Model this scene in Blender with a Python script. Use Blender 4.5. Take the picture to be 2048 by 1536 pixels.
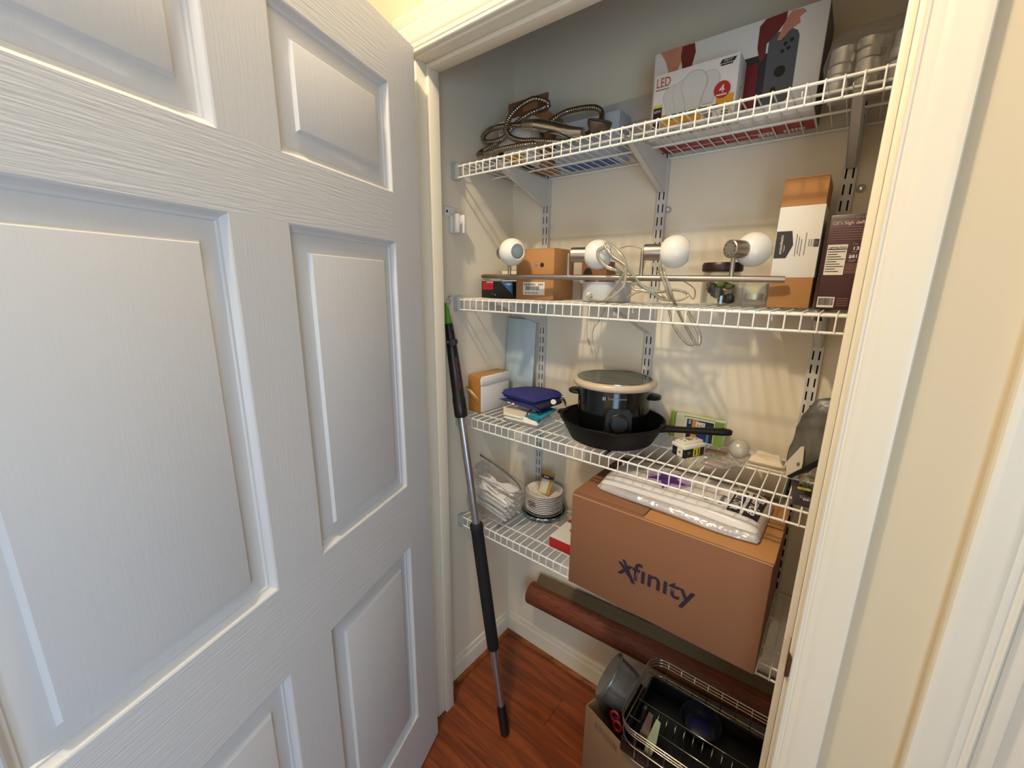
import bpy, bmesh, math, random
from mathutils import Vector, Matrix, noise
random.seed(7)
for o in list(bpy.data.objects): bpy.data.objects.remove(o)
SC = bpy.context.scene; COL = SC.collection

# ---------------------------------------------------------------- camera, world, lights, exposure
cam_d = bpy.data.cameras.new('camera'); cam = bpy.data.objects.new('camera', cam_d); COL.objects.link(cam)
R_, U_, F_ = Vector((.78075, .62472, .01324)), Vector((-.1531, .17084, .97333)), Vector((-.6050, .7623, -.2300))
yaw, pit, rol = math.radians(38.4328), math.radians(-13.2979), math.radians(.7585)
F_ = Vector((-math.sin(yaw)*math.cos(pit), math.cos(yaw)*math.cos(pit), math.sin(pit)))
rt = Vector((math.cos(yaw), math.sin(yaw), 0)); up = rt.cross(F_)
R_ = rt*math.cos(rol) + up*math.sin(rol); U_ = up*math.cos(rol) - rt*math.sin(rol)
m = Matrix((R_, U_, -F_)).transposed().to_4x4(); m.translation = Vector((.9794, -1.227, 1.4968))
cam.matrix_world = m
cam_d.sensor_width = 36; cam_d.lens = 36*831.64/2048; cam_d.clip_start = .02
SC.camera = cam

w = bpy.data.worlds.new('world'); SC.world = w; w.use_nodes = True
w.node_tree.nodes['Background'].inputs[0].default_value = (1.0, .96, .88, 1)
w.node_tree.nodes['Background'].inputs[1].default_value = .42

def area(name, loc, target, sx, sy, power, col, shape='RECTANGLE'):
    d = bpy.data.lights.new(name, 'AREA'); d.shape = shape; d.size = sx; d.size_y = sy
    d.energy = power; d.color = col
    o = bpy.data.objects.new(name, d); COL.objects.link(o); o.location = loc
    o.rotation_euler = (Vector(target)-Vector(loc)).to_track_quat('-Z', 'Y').to_euler()
    return o
pl = bpy.data.lights.new('ceiling_lamp_light', 'POINT'); pl.energy = 80; pl.color = (1.0, .82, .57); pl.shadow_soft_size = .04
plo = bpy.data.objects.new('ceiling_lamp_light', pl); COL.objects.link(plo); plo.location = (.450, -1.22, 2.66)
area('hall_bounce_fill', (.75, -2.75, 1.5), (.7, -.4, 1.4), 1.2, 1.5, 6, (1.0, .80, .54))  # soft warm fill added for light bounced around the hall, no lamp there
area('window_light', (1.62, -1.92, 1.15), (.35, -1.15, 1.15), .6, 1.1, 22, (.52, .76, 1.0))

SC.view_settings.view_transform = 'Standard'; SC.view_settings.look = 'None'
SC.view_settings.gamma = 1; SC.view_settings.use_curve_mapping = False
SC.view_settings.exposure = -.52

# ---------------------------------------------------------------- materials
def lin(c):
    c = c/255
    return c/12.92 if c <= .04045 else ((c+.055)/1.055)**2.4
def rgb(t): return (lin(t[0]), lin(t[1]), lin(t[2]), 1)
MATS = {}
def M(name, col, rough=.5, metal=0, amt=.06, scale=14, bump=0, bscale=160, stretch=(1,1,1), spec=.5, coat=0, sss=0):
    """plain procedural surface: noise-varied colour, optional noise relief"""
    if name in MATS: return MATS[name]
    m = bpy.data.materials.new(name); m.use_nodes = True; nt = m.node_tree; b = nt.nodes['Principled BSDF']
    tc = nt.nodes.new('ShaderNodeTexCoord'); mp = nt.nodes.new('ShaderNodeMapping'); mp.inputs['Scale'].default_value = stretch
    nt.links.new(tc.outputs['Object'], mp.inputs[0])
    nz = nt.nodes.new('ShaderNodeTexNoise'); nz.inputs['Scale'].default_value = scale; nz.inputs['Detail'].default_value = 4
    nt.links.new(mp.outputs[0], nz.inputs['Vector'])
    mx = nt.nodes.new('ShaderNodeMix'); mx.data_type = 'RGBA'
    c = rgb(col); mx.inputs[6].default_value = tuple(x*(1-amt) for x in c[:3])+(1,)
    mx.inputs[7].default_value = tuple(min(1, x*(1+amt)) for x in c[:3])+(1,)
    nt.links.new(nz.outputs[0], mx.inputs[0]); nt.links.new(mx.outputs[2], b.inputs['Base Color'])
    b.inputs['Roughness'].default_value = rough; b.inputs['Metallic'].default_value = metal
    b.inputs['Specular IOR Level'].default_value = spec; b.inputs['Coat Weight'].default_value = coat
    if sss:
        b.inputs['Subsurface Weight'].default_value = sss; b.inputs['Subsurface Radius'].default_value = (.02, .02, .02)
    if bump:
        n2 = nt.nodes.new('ShaderNodeTexNoise'); n2.inputs['Scale'].default_value = bscale; n2.inputs['Detail'].default_value = 3
        nt.links.new(mp.outputs[0], n2.inputs['Vector'])
        bp = nt.nodes.new('ShaderNodeBump'); bp.inputs['Strength'].default_value = bump; bp.inputs['Distance'].default_value = .002
        nt.links.new(n2.outputs[0], bp.inputs['Height']); nt.links.new(bp.outputs[0], b.inputs['Normal'])
    MATS[name] = m; return m
def CLEAR(name, col=(255,255,255), gloss=.14, rough=.08, trans=1.0, haze=0.0, hcol=(230,230,235), crumple=0, cscale=30, edge=.6):
    """thin clear film or glass: see-through, with a reflection and an optional milky share"""
    if name in MATS: return MATS[name]
    m = bpy.data.materials.new(name); m.use_nodes = True; nt = m.node_tree; nt.nodes.clear()
    out = nt.nodes.new('ShaderNodeOutputMaterial'); tr = nt.nodes.new('ShaderNodeBsdfTransparent'); gl = nt.nodes.new('ShaderNodeBsdfGlossy')
    tr.inputs[0].default_value = rgb(col); gl.inputs['Roughness'].default_value = rough
    lw = nt.nodes.new('ShaderNodeLayerWeight'); lw.inputs[0].default_value = .35
    ml = nt.nodes.new('ShaderNodeMath'); ml.operation = 'MULTIPLY_ADD'; ml.inputs[1].default_value = edge; ml.inputs[2].default_value = gloss
    nt.links.new(lw.outputs['Fresnel'], ml.inputs[0])
    mx = nt.nodes.new('ShaderNodeMixShader'); nt.links.new(ml.outputs[0], mx.inputs[0])
    df = nt.nodes.new('ShaderNodeBsdfDiffuse'); df.inputs[0].default_value = rgb(hcol)
    m2 = nt.nodes.new('ShaderNodeMixShader'); m2.inputs[0].default_value = haze
    nt.links.new(tr.outputs[0], m2.inputs[1]); nt.links.new(df.outputs[0], m2.inputs[2])
    nt.links.new(m2.outputs[0], mx.inputs[1]); nt.links.new(gl.outputs[0], mx.inputs[2])
    tc = nt.nodes.new('ShaderNodeTexCoord'); nz = nt.nodes.new('ShaderNodeTexNoise'); nz.inputs['Scale'].default_value = cscale
    nt.links.new(tc.outputs['Object'], nz.inputs['Vector']); bp = nt.nodes.new('ShaderNodeBump')
    bp.inputs['Strength'].default_value = crumple; bp.inputs['Distance'].default_value = .01
    nt.links.new(nz.outputs[0], bp.inputs['Height']); nt.links.new(bp.outputs[0], gl.inputs['Normal'])
    nt.links.new(mx.outputs[0], out.inputs[0]); MATS[name] = m; return m
def WOODGRAIN(name, c1, c2, rough, stretch, bump=.15, scale=6, coat=0):
    if name in MATS: return MATS[name]
    m = bpy.data.materials.new(name); m.use_nodes = True; nt = m.node_tree; b = nt.nodes['Principled BSDF']
    tc = nt.nodes.new('ShaderNodeTexCoord'); mp = nt.nodes.new('ShaderNodeMapping'); mp.inputs['Scale'].default_value = stretch
    oi = nt.nodes.new('ShaderNodeObjectInfo'); ad = nt.nodes.new('ShaderNodeVectorMath'); ad.operation = 'ADD'
    sc = nt.nodes.new('ShaderNodeVectorMath'); sc.operation = 'SCALE'; sc.inputs['Scale'].default_value = 37
    cb = nt.nodes.new('ShaderNodeCombineXYZ')
    for k in range(3): nt.links.new(oi.outputs['Random'], cb.inputs[k])
    nt.links.new(cb.outputs[0], sc.inputs[0]); nt.links.new(tc.outputs['Object'], mp.inputs[0])
    nt.links.new(mp.outputs[0], ad.inputs[0]); nt.links.new(sc.outputs[0], ad.inputs[1])
    nz = nt.nodes.new('ShaderNodeTexNoise'); nz.inputs['Scale'].default_value = scale; nz.inputs['Detail'].default_value = 6; nz.inputs['Distortion'].default_value = .8
    nt.links.new(ad.outputs[0], nz.inputs['Vector'])
    cr = nt.nodes.new('ShaderNodeValToRGB'); cr.color_ramp.elements[0].position = .34; cr.color_ramp.elements[1].position = .66
    cr.color_ramp.elements[0].color = rgb(c1); cr.color_ramp.elements[1].color = rgb(c2)
    nt.links.new(nz.outputs[0], cr.inputs[0]); nt.links.new(cr.outputs[0], b.inputs['Base Color'])
    bp = nt.nodes.new('ShaderNodeBump'); bp.inputs['Strength'].default_value = bump; bp.inputs['Distance'].default_value = .001
    nt.links.new(nz.outputs[0], bp.inputs['Height']); nt.links.new(bp.outputs[0], b.inputs['Normal'])
    b.inputs['Roughness'].default_value = rough; b.inputs['Coat Weight'].default_value = coat
    MATS[name] = m; return m

CLOSET = M('closet_wall_paint', (233,223,203), .75, amt=.02, scale=3, bump=.05, bscale=220)
HALL = M('hall_wall_paint', (210,196,168), .7, amt=.02, scale=3, bump=.06, bscale=220)
TRIM = M('trim_paint', (226,219,202), .38, amt=.02, scale=5, bump=.03, bscale=60)
CEIL = M('ceiling_paint', (238,235,228), .9, amt=.02)
WIRE = M('white_wire_coating', (240,238,232), .35, amt=.02)
STEELW = M('white_steel_paint', (205,204,200), .4, amt=.03)
CHROME = M('chrome', (200,198,195), .14, 1, amt=.04)
NICKEL = M('brushed_nickel', (178,170,160), .33, 1, amt=.05, stretch=(1,1,6))
DARKC = M('dark_slot', (22,20,18), .8)
CARD = M('brown_cardboard', (172,124,76), .8, amt=.07, scale=9, bump=.06, bscale=90)
CARDR = M('red_brown_cardboard', (130,88,60), .8, amt=.06, scale=7, bump=.05, bscale=80)
CARDE = M('cardboard_cut_edge', (196,152,104), .85, amt=.08)
BLACK = M('black_plastic', (16,16,17), .35, amt=.1)
FOAM = M('black_foam_rubber', (14,14,15), .75, amt=.15, bump=.2, bscale=300)
WHITEP = M('white_print_card', (226,224,220), .5, amt=.02)
INK = M('black_ink', (26,24,26), .6, amt=.05)
GREYINK = M('grey_ink', (128,122,116), .6, amt=.05)
WINK = M('white_ink', (228,222,212), .6, amt=.03)
CLEARBAG = CLEAR('clear_bag_film', gloss=.035, rough=.14, haze=.09, crumple=.9, cscale=26, edge=.35)
GLASS = CLEAR('clear_glass', (251,253,251), gloss=.04, rough=.03, haze=.0, edge=.4)
CORDM = CLEAR('clear_cord_vinyl', (226,220,198), gloss=.16, rough=.15, haze=.42, hcol=(214,208,186))

# ---------------------------------------------------------------- mesh helpers
def link(name, me, mat, parent=None):
    o = bpy.data.objects.new(name, me); COL.objects.link(o)
    if mat is not None and not me.materials: me.materials.append(mat)
    if parent is not None: o.parent = parent
    return o
def ob(name, bm, mat, parent=None, smooth=40):
    me = bpy.data.meshes.new(name)
    bmesh.ops.recalc_face_normals(bm, faces=bm.faces[:])
    bm.to_mesh(me); bm.free()
    if smooth:
        for p in me.polygons: p.use_smooth = True
        me.set_sharp_from_angle(angle=math.radians(smooth))
    return link(name, me, mat, parent)
def tag(o, label=None, cat=None, group=None, kind=None):
    if label: o['label'] = label
    if cat: o['category'] = cat
    if group: o['group'] = group
    if kind: o['kind'] = kind
    return o
def thing(name, label, cat, loc=(0,0,0), rz=0, group=None):
    o = bpy.data.objects.new(name, None); COL.objects.link(o); o.empty_display_size = .02
    o.location = loc; o.rotation_euler = (0, 0, rz)
    return tag(o, label, cat, group)
def struct(name, bm, mat, parent=None, smooth=40):
    o = ob(name, bm, mat, parent, smooth)
    if parent is None: o['kind'] = 'structure'
    return o
def dup(root, loc, rz=None, label=None, group=None):
    r = root.copy(); COL.objects.link(r); r.location = loc
    if rz is not None: r.rotation_euler = rz if not isinstance(rz, (int, float)) else (0, 0, rz)
    if label: r['label'] = label
    if group: r['group'] = group
    for ch in list(root.children):
        c = ch.copy(); COL.objects.link(c); c.parent = r
        for g in list(ch.children):
            d = g.copy(); COL.objects.link(d); d.parent = c
    return r
def box(bm, x0, x1, y0, y1, z0, z1, bev=0, mat=None):
    vs = [bm.verts.new((x, y, z)) for z in (z0, z1) for y in (y0, y1) for x in (x0, x1)]
    fs = [bm.faces.new([vs[i] for i in f]) for f in ((0,2,3,1),(4,5,7,6),(0,1,5,4),(2,6,7,3),(0,4,6,2),(1,3,7,5))]
    if bev:
        es = list({e for f in fs for e in f.edges})
        g = bmesh.ops.bevel(bm, geom=es, offset=bev, segments=2, affect='EDGES', profile=.5)
        vs = list({v for f in g['faces'] for v in f.verts} | {v for v in vs if v.is_valid})
    if mat is not None: bmesh.ops.transform(bm, matrix=mat, verts=[v for v in vs if v.is_valid])
    return vs
def B(*a, **k):
    bm = bmesh.new(); box(bm, *a, **k); return bm
def frames(pts, closed=False):
    pts = [Vector(p) for p in pts]; n = len(pts); T = []
    for i in range(n):
        a = pts[(i-1) % n] if (closed or i > 0) else pts[i]
        b = pts[(i+1) % n] if (closed or i < n-1) else pts[i]
        T.append((b-a).normalized() if (b-a).length > 1e-9 else Vector((0,0,1)))
    u = T[0].orthogonal().normalized(); out = []
    for i in range(n):
        if i:
            q = T[i-1].rotation_difference(T[i]); u = (q @ u)
            u = (u - T[i]*u.dot(T[i])).normalized()
        out.append((pts[i], u.copy(), T[i].cross(u)))
    return out
def tube(bm, pts, r, n=8, closed=False, rad=None, flat=1.0):
    fr = frames(pts, closed); rings = []
    for i, (p, u, v) in enumerate(fr):
        rr = rad[i] if rad else r
        rings.append([bm.verts.new(p + u*(rr*math.cos(2*math.pi*k/n)) + v*(rr*flat*math.sin(2*math.pi*k/n))) for k in range(n)])
    m = len(rings)
    for i in range(m if closed else m-1):
        a, b = rings[i], rings[(i+1) % m]
        for k in range(n): bm.faces.new((a[k], a[(k+1) % n], b[(k+1) % n], b[k]))
    if not closed:
        bm.faces.new(rings[0][::-1]); bm.faces.new(rings[-1])
def TB(pts, r, n=8, **k):
    bm = bmesh.new(); tube(bm, pts, r, n, **k); return bm
def spline(pts, step=.004, closed=False):
    P = [Vector(p) for p in pts]; n = len(P); out = []
    rng = range(n if closed else n-1)
    for i in rng:
        p0 = P[(i-1) % n] if (closed or i > 0) else P[i]*2-P[i+1]
        p1 = P[i]; p2 = P[(i+1) % n]
        p3 = P[(i+2) % n] if (closed or i+2 < n) else P[(i+1) % n]*2-P[i]
        k = max(2, int((p2-p1).length/step))
        for j in range(k):
            t = j/k
            out.append(.5*((2*p1)+(p2-p0)*t+(2*p0-5*p1+4*p2-p3)*t*t+(3*p1-p0-3*p2+p3)*t**3))
    if not closed: out.append(P[-1])
    return out
def lathe(bm, prof, n=32, mat=None, cap=True):
    """profile of (radius, height) turned about z"""
    rings = []; M4 = mat or Matrix()
    for r, z in prof:
        if r < 1e-6: rings.append([bm.verts.new(M4 @ Vector((0, 0, z)))])
        else: rings.append([bm.verts.new(M4 @ Vector((r*math.cos(2*math.pi*k/n), r*math.sin(2*math.pi*k/n), z))) for k in range(n)])
    for a, b in zip(rings, rings[1:]):
        for k in range(n):
            k2 = (k+1) % n
            if len(a) == 1 and len(b) == 1: continue
            if len(a) == 1: bm.faces.new((a[0], b[k2], b[k]))
            elif len(b) == 1: bm.faces.new((a[k], a[k2], b[0]))
            else: bm.faces.new((a[k], a[k2], b[k2], b[k]))
    if cap:
        for rg in (rings[0], rings[-1]):
            if len(rg) > 2: bm.faces.new(rg)
def LT(prof, n=32, mat=None, cap=True):
    bm = bmesh.new(); lathe(bm, prof, n, mat, cap); return bm
def axis(loc, d):
    q = Vector(d).normalized().to_track_quat('Z', 'Y'); return Matrix.Translation(Vector(loc)) @ q.to_matrix().to_4x4()
def prism(bm, poly, O, r, u, h0, h1):
    O, r, u = Vector(O), Vector(r), Vector(u); n = r.cross(u)
    a = [bm.verts.new(O+r*x+u*y+n*h0) for x, y in poly]; b = [bm.verts.new(O+r*x+u*y+n*h1) for x, y in poly]
    bm.faces.new(a[::-1]); bm.faces.new(b); k = len(poly)
    for i in range(k): bm.faces.new((a[i], a[(i+1) % k], b[(i+1) % k], b[i]))
def PR(poly, O, r, u, h0, h1):
    bm = bmesh.new(); prism(bm, poly, O, r, u, h0, h1); return bm
class Face:
    """a flat side of a thing that carries print: O is its lower left corner, r runs right, u runs up"""
    def __init__(s, O, r, u, parent):
        s.O, s.r, s.u, s.p = Vector(O), Vector(r).normalized(), Vector(u).normalized(), parent
        s.n = s.r.cross(s.u)
    def poly(s, name, pts, mat, lift=.0005): return ob(name, PR(pts, s.O, s.r, s.u, -.0002, lift), mat, s.p, 0)
    def rect(s, name, a, b, c, d, mat, lift=.0005): return s.poly(name, [(a,b),(c,b),(c,d),(a,d)], mat, lift)
    def rects(s, name, L, mat, lift=.0006):
        bm = bmesh.new()
        for a, b, c, d in L: prism(bm, [(a,b),(c,b),(c,d),(a,d)], s.O, s.r, s.u, -.0001, lift)
        o = ob(name, bm, mat, s.p, 0)
        if len(L) > 1: o['kind'] = 'stuff'
        return o
    def disc(s, name, x, y, rx, ry, mat, lift=.0005, n=28):
        return s.poly(name, [(x+rx*math.cos(2*math.pi*k/n), y+ry*math.sin(2*math.pi*k/n)) for k in range(n)], mat, lift)
    def text(s, name, txt, x, y, size, mat, lift=.0010, rot=0, bold=0, shear=0, width=None, align='LEFT'):
        cu = bpy.data.curves.new(name, 'FONT'); cu.body = txt; cu.size = 1; cu.offset = bold; cu.shear = shear; cu.align_x = align
        cu.resolution_u = 3
        t = bpy.data.objects.new(name, cu); COL.objects.link(t)
        dg = bpy.context.evaluated_depsgraph_get()
        me = bpy.data.meshes.new_from_object(t.evaluated_get(dg)); bpy.data.objects.remove(t); bpy.data.curves.remove(cu)
        xs = [v.co.x for v in me.vertices] or [0, 1]
        sx = size if width is None else width/(max(xs)-min(xs))
        c, sn = math.cos(rot), math.sin(rot)
        for v in me.vertices:
            px, py = v.co.x*sx, v.co.y*size
            v.co = s.O + s.r*(x+px*c-py*sn) + s.u*(y+px*sn+py*c) + s.n*lift
        me.name = name; me.materials.clear()
        return link(name, me, mat, s.p)
def barcode(f, x0, y0, x1, y1, parent=None, n=26):
    f.rect('label', x0, y0, x1, y1, WINK); L = []; x = x0+.06*(x1-x0); e = x1-.06*(x1-x0); rr = random.Random(3)
    while x < e:
        w_ = (e-x0)/n*rr.choice((.3,.5,.8)); L.append((x, y0+.22*(y1-y0), min(e, x+w_), y1-.1*(y1-y0))); x += w_+(e-x0)/n*rr.choice((.3,.5))
    f.rects('barcode', L, INK, .0009)
def carton(parent, x0, x1, y0, y1, z0, z1, mat, name='box_body', bev=.0012):
    return ob(name, B(x0, x1, y0, y1, z0, z1, bev=bev), mat, parent)

# ---------------------------------------------------------------- room shell
XL, XR, YF, YB, H = .0623, .990, -.466, -.4005, 2.031
DW, CW = .010, 1.085
FLOORM = WOODGRAIN('floor_wood', (92,40,14), (142,70,30), .34, (1.1, 13, 1), .05, 3.2, coat=.15)
fl = bpy.data.objects.new('floor', None)
bm = B(-1.3, 3.0, -2.9, .1, -.06, -.0035); floor = struct('floor', bm, FLOORM, smooth=0); bpy.data.objects.remove(fl)
pw = .127; i = 0; y = 0.0
while y > -1.9:
    cuts = [-.25 + .31*((i*7) % 5), .78 + .27*((i*3) % 4), 1.95]; x = -1.0
    for c in cuts:
        if c - x > .05:
            o = ob('plank', B(x+.0006, c-.0006, max(y-pw, -1.95)+.0004, y-.0004, -.0034, 0, bev=.0006), FLOORM, floor, 0)
        x = c
    y -= pw; i += 1
struct('wall_back', B(-.1, CW+.1, 0, .1, 0, 2.74), CLOSET, smooth=0)
struct('wall_left', B(-.1, 0, YB, 0, 0, 2.74), CLOSET, smooth=0)
struct('wall_right', B(CW, CW+.1, YB, 0, 0, 2.74), CLOSET, smooth=0)
bm = bmesh.new()
box(bm, -1.3, XL-.02, YF, YB, 0, 2.74); box(bm, XR+.02, 1.212, YF, YB, 0, 2.74); box(bm, 2.05, 3.0, YF, YB, 0, 2.74)
box(bm, XL-.02, XR+.02, YF, YB, H+.02, 2.74); box(bm, 1.212, 2.05, YF, YB, H+.02, 2.74)
struct('wall_front', bm, HALL, smooth=0)
struct('wall_hall', B(-1.3, 3.0, -2.95, -2.9, 0, 2.74), HALL, smooth=0)
struct('wall_hall_end', B(-1.35, -1.3, -2.9, YF, 0, 2.74), HALL, smooth=0)
struct('ceiling', B(-1.35, 3.0, -2.95, .1, 2.74, 2.8), CEIL, smooth=0)

def basepiece(name, p0, p1, nrm, h, mat, prof):
    d = Vector(p1)-Vector(p0); n = Vector(nrm); bm = bmesh.new(); rings = []
    for P in (Vector(p0), Vector(p1)): rings.append([bm.verts.new(P + n*t + Vector((0,0,z))) for t, z in prof])
    k = len(prof)
    for i in range(k): bm.faces.new((rings[0][i], rings[0][(i+1) % k], rings[1][(i+1) % k], rings[1][i]))
    bm.faces.new(rings[0]); bm.faces.new(rings[1])
    return struct(name, bm, mat, smooth=30)
bprof = [(0,0), (.012,0), (.012,.070), (.0105,.076), (.0075,.080), (.007,.088), (.004,.0965), (0,.0975)]
sprof = [(.012,0), (.027,0), (.0262,.005), (.0235,.0095), (.019,.0125), (.012,.014)]
SHOE = WOODGRAIN('shoe_wood', (98,48,18), (150,86,40), .4, (6, 6, 6), .05, 3)
basepiece('baseboard_back', (0,0,0), (CW,0,0), (0,-1,0), .0975, TRIM, bprof)
basepiece('baseboard_left', (0,YB,0), (0,0,0), (1,0,0), .0975, TRIM, bprof)
basepiece('baseboard_right', (CW,YB,0), (CW,0,0), (-1,0,0), .0975, TRIM, bprof)
basepiece('trim_1', (0,0,0), (CW,0,0), (0,-1,0), .014, SHOE, sprof)
basepiece('trim_2', (0,YB,0), (0,0,0), (1,0,0), .014, SHOE, sprof)
basepiece('trim_3', (CW,YB,0), (CW,0,0), (-1,0,0), .014, SHOE, sprof)

# door frame: jambs, stops, casings
struct('trim_4', B(XL-.02, XL, YF, YB, 0, H+.02, bev=.0015), TRIM)
struct('trim_5', B(XR, XR+.02, YF, YB, 0, H+.02, bev=.0015), TRIM)
struct('trim_6', B(XL, XR, YF, YB, H, H+.02, bev=.0015), TRIM)
struct('trim_7', B(XL, XL+.011, -.436, -.401, 0, H, bev=.002), TRIM)
struct('trim_8', B(XR-.011, XR, -.436, -.401, 0, H, bev=.002), TRIM)
struct('trim_9', B(XL+.011, XR-.011, -.436, -.401, H-.011, H, bev=.002), TRIM)
cprof = [(0,0), (0,.010), (.002,.0122), (.0045,.0122), (.0062,.0108), (.0088,.0108), (.0108,.0126), (.0128,.0132),
         (.0190,.0134), (.0235,.0160), (.028,.0170), (.050,.0180), (.054,.0188), (.0585,.0180), (.0605,.0140), (.0605,0)]
def casing(name, x0, sgn, zh, yf=YF, z0=0):
    """vertical casing leg: x0 inner edge, sgn which way the width runs; the top is mitred"""
    bm = bmesh.new(); a = []; b = []
    for u_, t in cprof:
        a.append(bm.verts.new((x0+sgn*u_, yf-t, z0))); b.append(bm.verts.new((x0+sgn*u_, yf-t, zh+u_)))
    k = len(cprof)
    for i in range(k): bm.faces.new((a[i], a[(i+1) % k], b[(i+1) % k], b[i]))
    bm.faces.new(a); bm.faces.new(b); return struct(name, bm, TRIM, smooth=25)
def headcasing(name, xa, xb, zh, yf=YF):
    bm = bmesh.new(); a = []; b = []
    for u_, t in cprof:
        a.append(bm.verts.new((xa-u_, yf-t, zh+u_))); b.append(bm.verts.new((xb+u_, yf-t, zh+u_)))
    k = len(cprof)
    for i in range(k): bm.faces.new((a[i], a[(i+1) % k], b[(i+1) % k], b[i]))
    bm.faces.new(a); bm.faces.new(b); return struct(name, bm, TRIM, smooth=25)
casing('trim_10', XL-.005, -1, H+.005); casing('trim_11', XR+.006, 1, H+.005); headcasing('trim_12', XL-.005, XR+.006, H+.005)
struct('trim_16', B(XL-.0665, XR+.0675, YF-.0150, YF, H+.0665, H+.094, bev=.003), TRIM)
# next doorway along the hall
casing('trim_13', 1.208, -1, H+.005); struct('trim_14', B(1.212, 1.232, YF, YB, 0, H+.02, bev=.0015), TRIM)
headcasing('trim_15', 1.208, 2.055, H+.005)
struct('door_2', B(1.236, 2.03, -.45, -.415, .008, H-.003, bev=.002), TRIM)

# ---------------------------------------------------------------- the open six-panel door
DOORV = M('door_paint_grain_upright', (211,212,214), .40, amt=.015, scale=4, bump=.22, bscale=9, stretch=(34, 34, 1.6))
DOORH = M('door_paint_grain_level', (211,212,214), .40, amt=.015, scale=4, bump=.42, bscale=9, stretch=(1.6, 34, 34))
DOORP = M('door_panel_paint', (211,212,214), .40, amt=.015, scale=4, bump=.16, bscale=9, stretch=(30, 30, 2.2))
ang = math.atan2(-.9386, .345)
door = bpy.data.objects.new('door_1', None); COL.objects.link(door); door.location = (.1045, -.506, 0); door.rotation_euler = (0, 0, ang)
door['kind'] = 'structure'; door['label'] = 'open white six-panel interior door with embossed wood grain'
S = [0, .110, .413, .516, .838, .946]; Z = [.006, .212, .800, .979, 1.592, 1.696, 1.914, 2.028]
DT = -.035
for a, b in ((S[0], S[1]), (S[4], S[5])): ob('stile', B(a, b, DT, 0, Z[0], Z[7]), DOORV, door, 0)
for k in (0, 2, 4, 6): ob('rail', B(S[1], S[4], DT, 0, Z[k], Z[k+1]), DOORH, door, 0)
for k in (1, 3, 5): ob('mullion', B(S[2], S[3], DT, 0, Z[k], Z[k+1]), DOORV, door, 0)
pprof = [(0,0), (.0025,-.0012), (.0055,-.0062), (.009,-.0092), (.012,-.0098), (.0138,-.0128), (.017,-.0135), (.040,-.0078), (.0418,-.0074), (.0462,-.0020), (.048,-.0015)]
for a, b in ((S[1], S[2]), (S[3], S[4])):
    for k in (1, 3, 5):
        bm = bmesh.new(); rings = []
        for off, dep in pprof:
            rings.append([bm.verts.new(v) for v in ((a+off, dep, Z[k]+off), (b-off, dep, Z[k]+off), (b-off, dep, Z[k+1]-off), (a+off, dep, Z[k+1]-off))])
        for p, q in zip(rings, rings[1:]):
            for j in range(4): bm.faces.new((p[j], p[(j+1) % 4], q[(j+1) % 4], q[j]))
        bm.faces.new(rings[-1])
        bk = [bm.verts.new(v) for v in ((a, -.03, Z[k]), (b, -.03, Z[k]), (b, -.03, Z[k+1]), (a, -.03, Z[k+1]))]
        bm.faces.new(bk[::-1])
        for j in range(4): bm.faces.new((rings[0][(j+1) % 4], rings[0][j], bk[j], bk[(j+1) % 4]))
        ob('panel', bm, DOORP, door, 28)

# strike plate on the right jamb
t = thing('strike_plate', 'small brass door strike plate with curled lip on the white door jamb', 'strike plate', (XR, -.45, .868))
BRASS = M('brass', (150,116,84), .28, 1, amt=.1)
ob('plate', B(-.0012, 0, -.012, .022, -.030, .030, bev=.0004), BRASS, t)
bm = bmesh.new(); prof = [(-.0009, -.012), (-.0008, -.0172), (.001, -.0205), (.0045, -.0225), (.0075, -.0232)]
rings = []
for x, y in prof:
    hw = .026 - 1.4*max(0, x)
    rings.append([bm.verts.new((x, y, -hw)), bm.verts.new((x, y, hw)), bm.verts.new((x+.0005, y+.0012, hw)), bm.verts.new((x+.0005, y+.0012, -hw))])
for p, q in zip(rings, rings[1:]):
    for j in range(4): bm.faces.new((p[j], p[(j+1) % 4], q[(j+1) % 4], q[j]))
bm.faces.new(rings[0]); bm.faces.new(rings[-1]); ob('lip', bm, BRASS, t, 30)

# ---------------------------------------------------------------- shelving hardware
Zs = [1.8389, 1.4554, 1.0727, .6937]; SX0 = [.0179, .0143, .0423, .0165]; DEP = .2881; LIP = .0354; PX = .0257
US = [(.1481, 'behind the blue panel and paper plates'), (.5311, 'behind the slow cooker'), (.9365, 'beside the tall white-banded carton')]
SLOT = [-.0125, -.0078, -.0046, .0046, .0078, .0125]
for k, (ux, where) in enumerate(US):
    bm = bmesh.new(); z0, z1, pt, sl = .60, 1.935, .0331, .0215
    zz = [z0]; n = int((z1-z0)/pt)
    for i in range(n): zz += [z0+i*pt+.006, z0+i*pt+.006+sl]
    zz.append(z1); cache = {}
    def gv(x, z):
        if (x, z) not in cache: cache[(x, z)] = bm.verts.new((x, -.014, z-z0))
        return cache[(x, z)]
    for zi in range(len(zz)-1):
        for xi in range(5):
            if zi % 2 == 1 and xi in (1, 3): continue
            bm.faces.new((gv(SLOT[xi], zz[zi]), gv(SLOT[xi+1], zz[zi]), gv(SLOT[xi+1], zz[zi+1]), gv(SLOT[xi], zz[zi+1])))
    for sx in (-.0125, .0125):
        v = [bm.verts.new(q) for q in ((sx, -.014, 0), (sx, -.014, z1-z0), (sx, -.0005, z1-z0), (sx, -.0005, 0))]
        bm.faces.new(v)
    t = thing('shelf_upright', f'white slotted metal shelf upright {where}', 'shelf upright', (ux, 0, z0), group='slotted shelf uprights')
    ob('channel', bm, STEELW, t, 0)
    ob('slot_shade', B(-.012, .012, -.0016, -.0004, 0, z1-z0), DARKC, t, 0)  # dark sheet standing in for the shade inside the hollow channel
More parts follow.
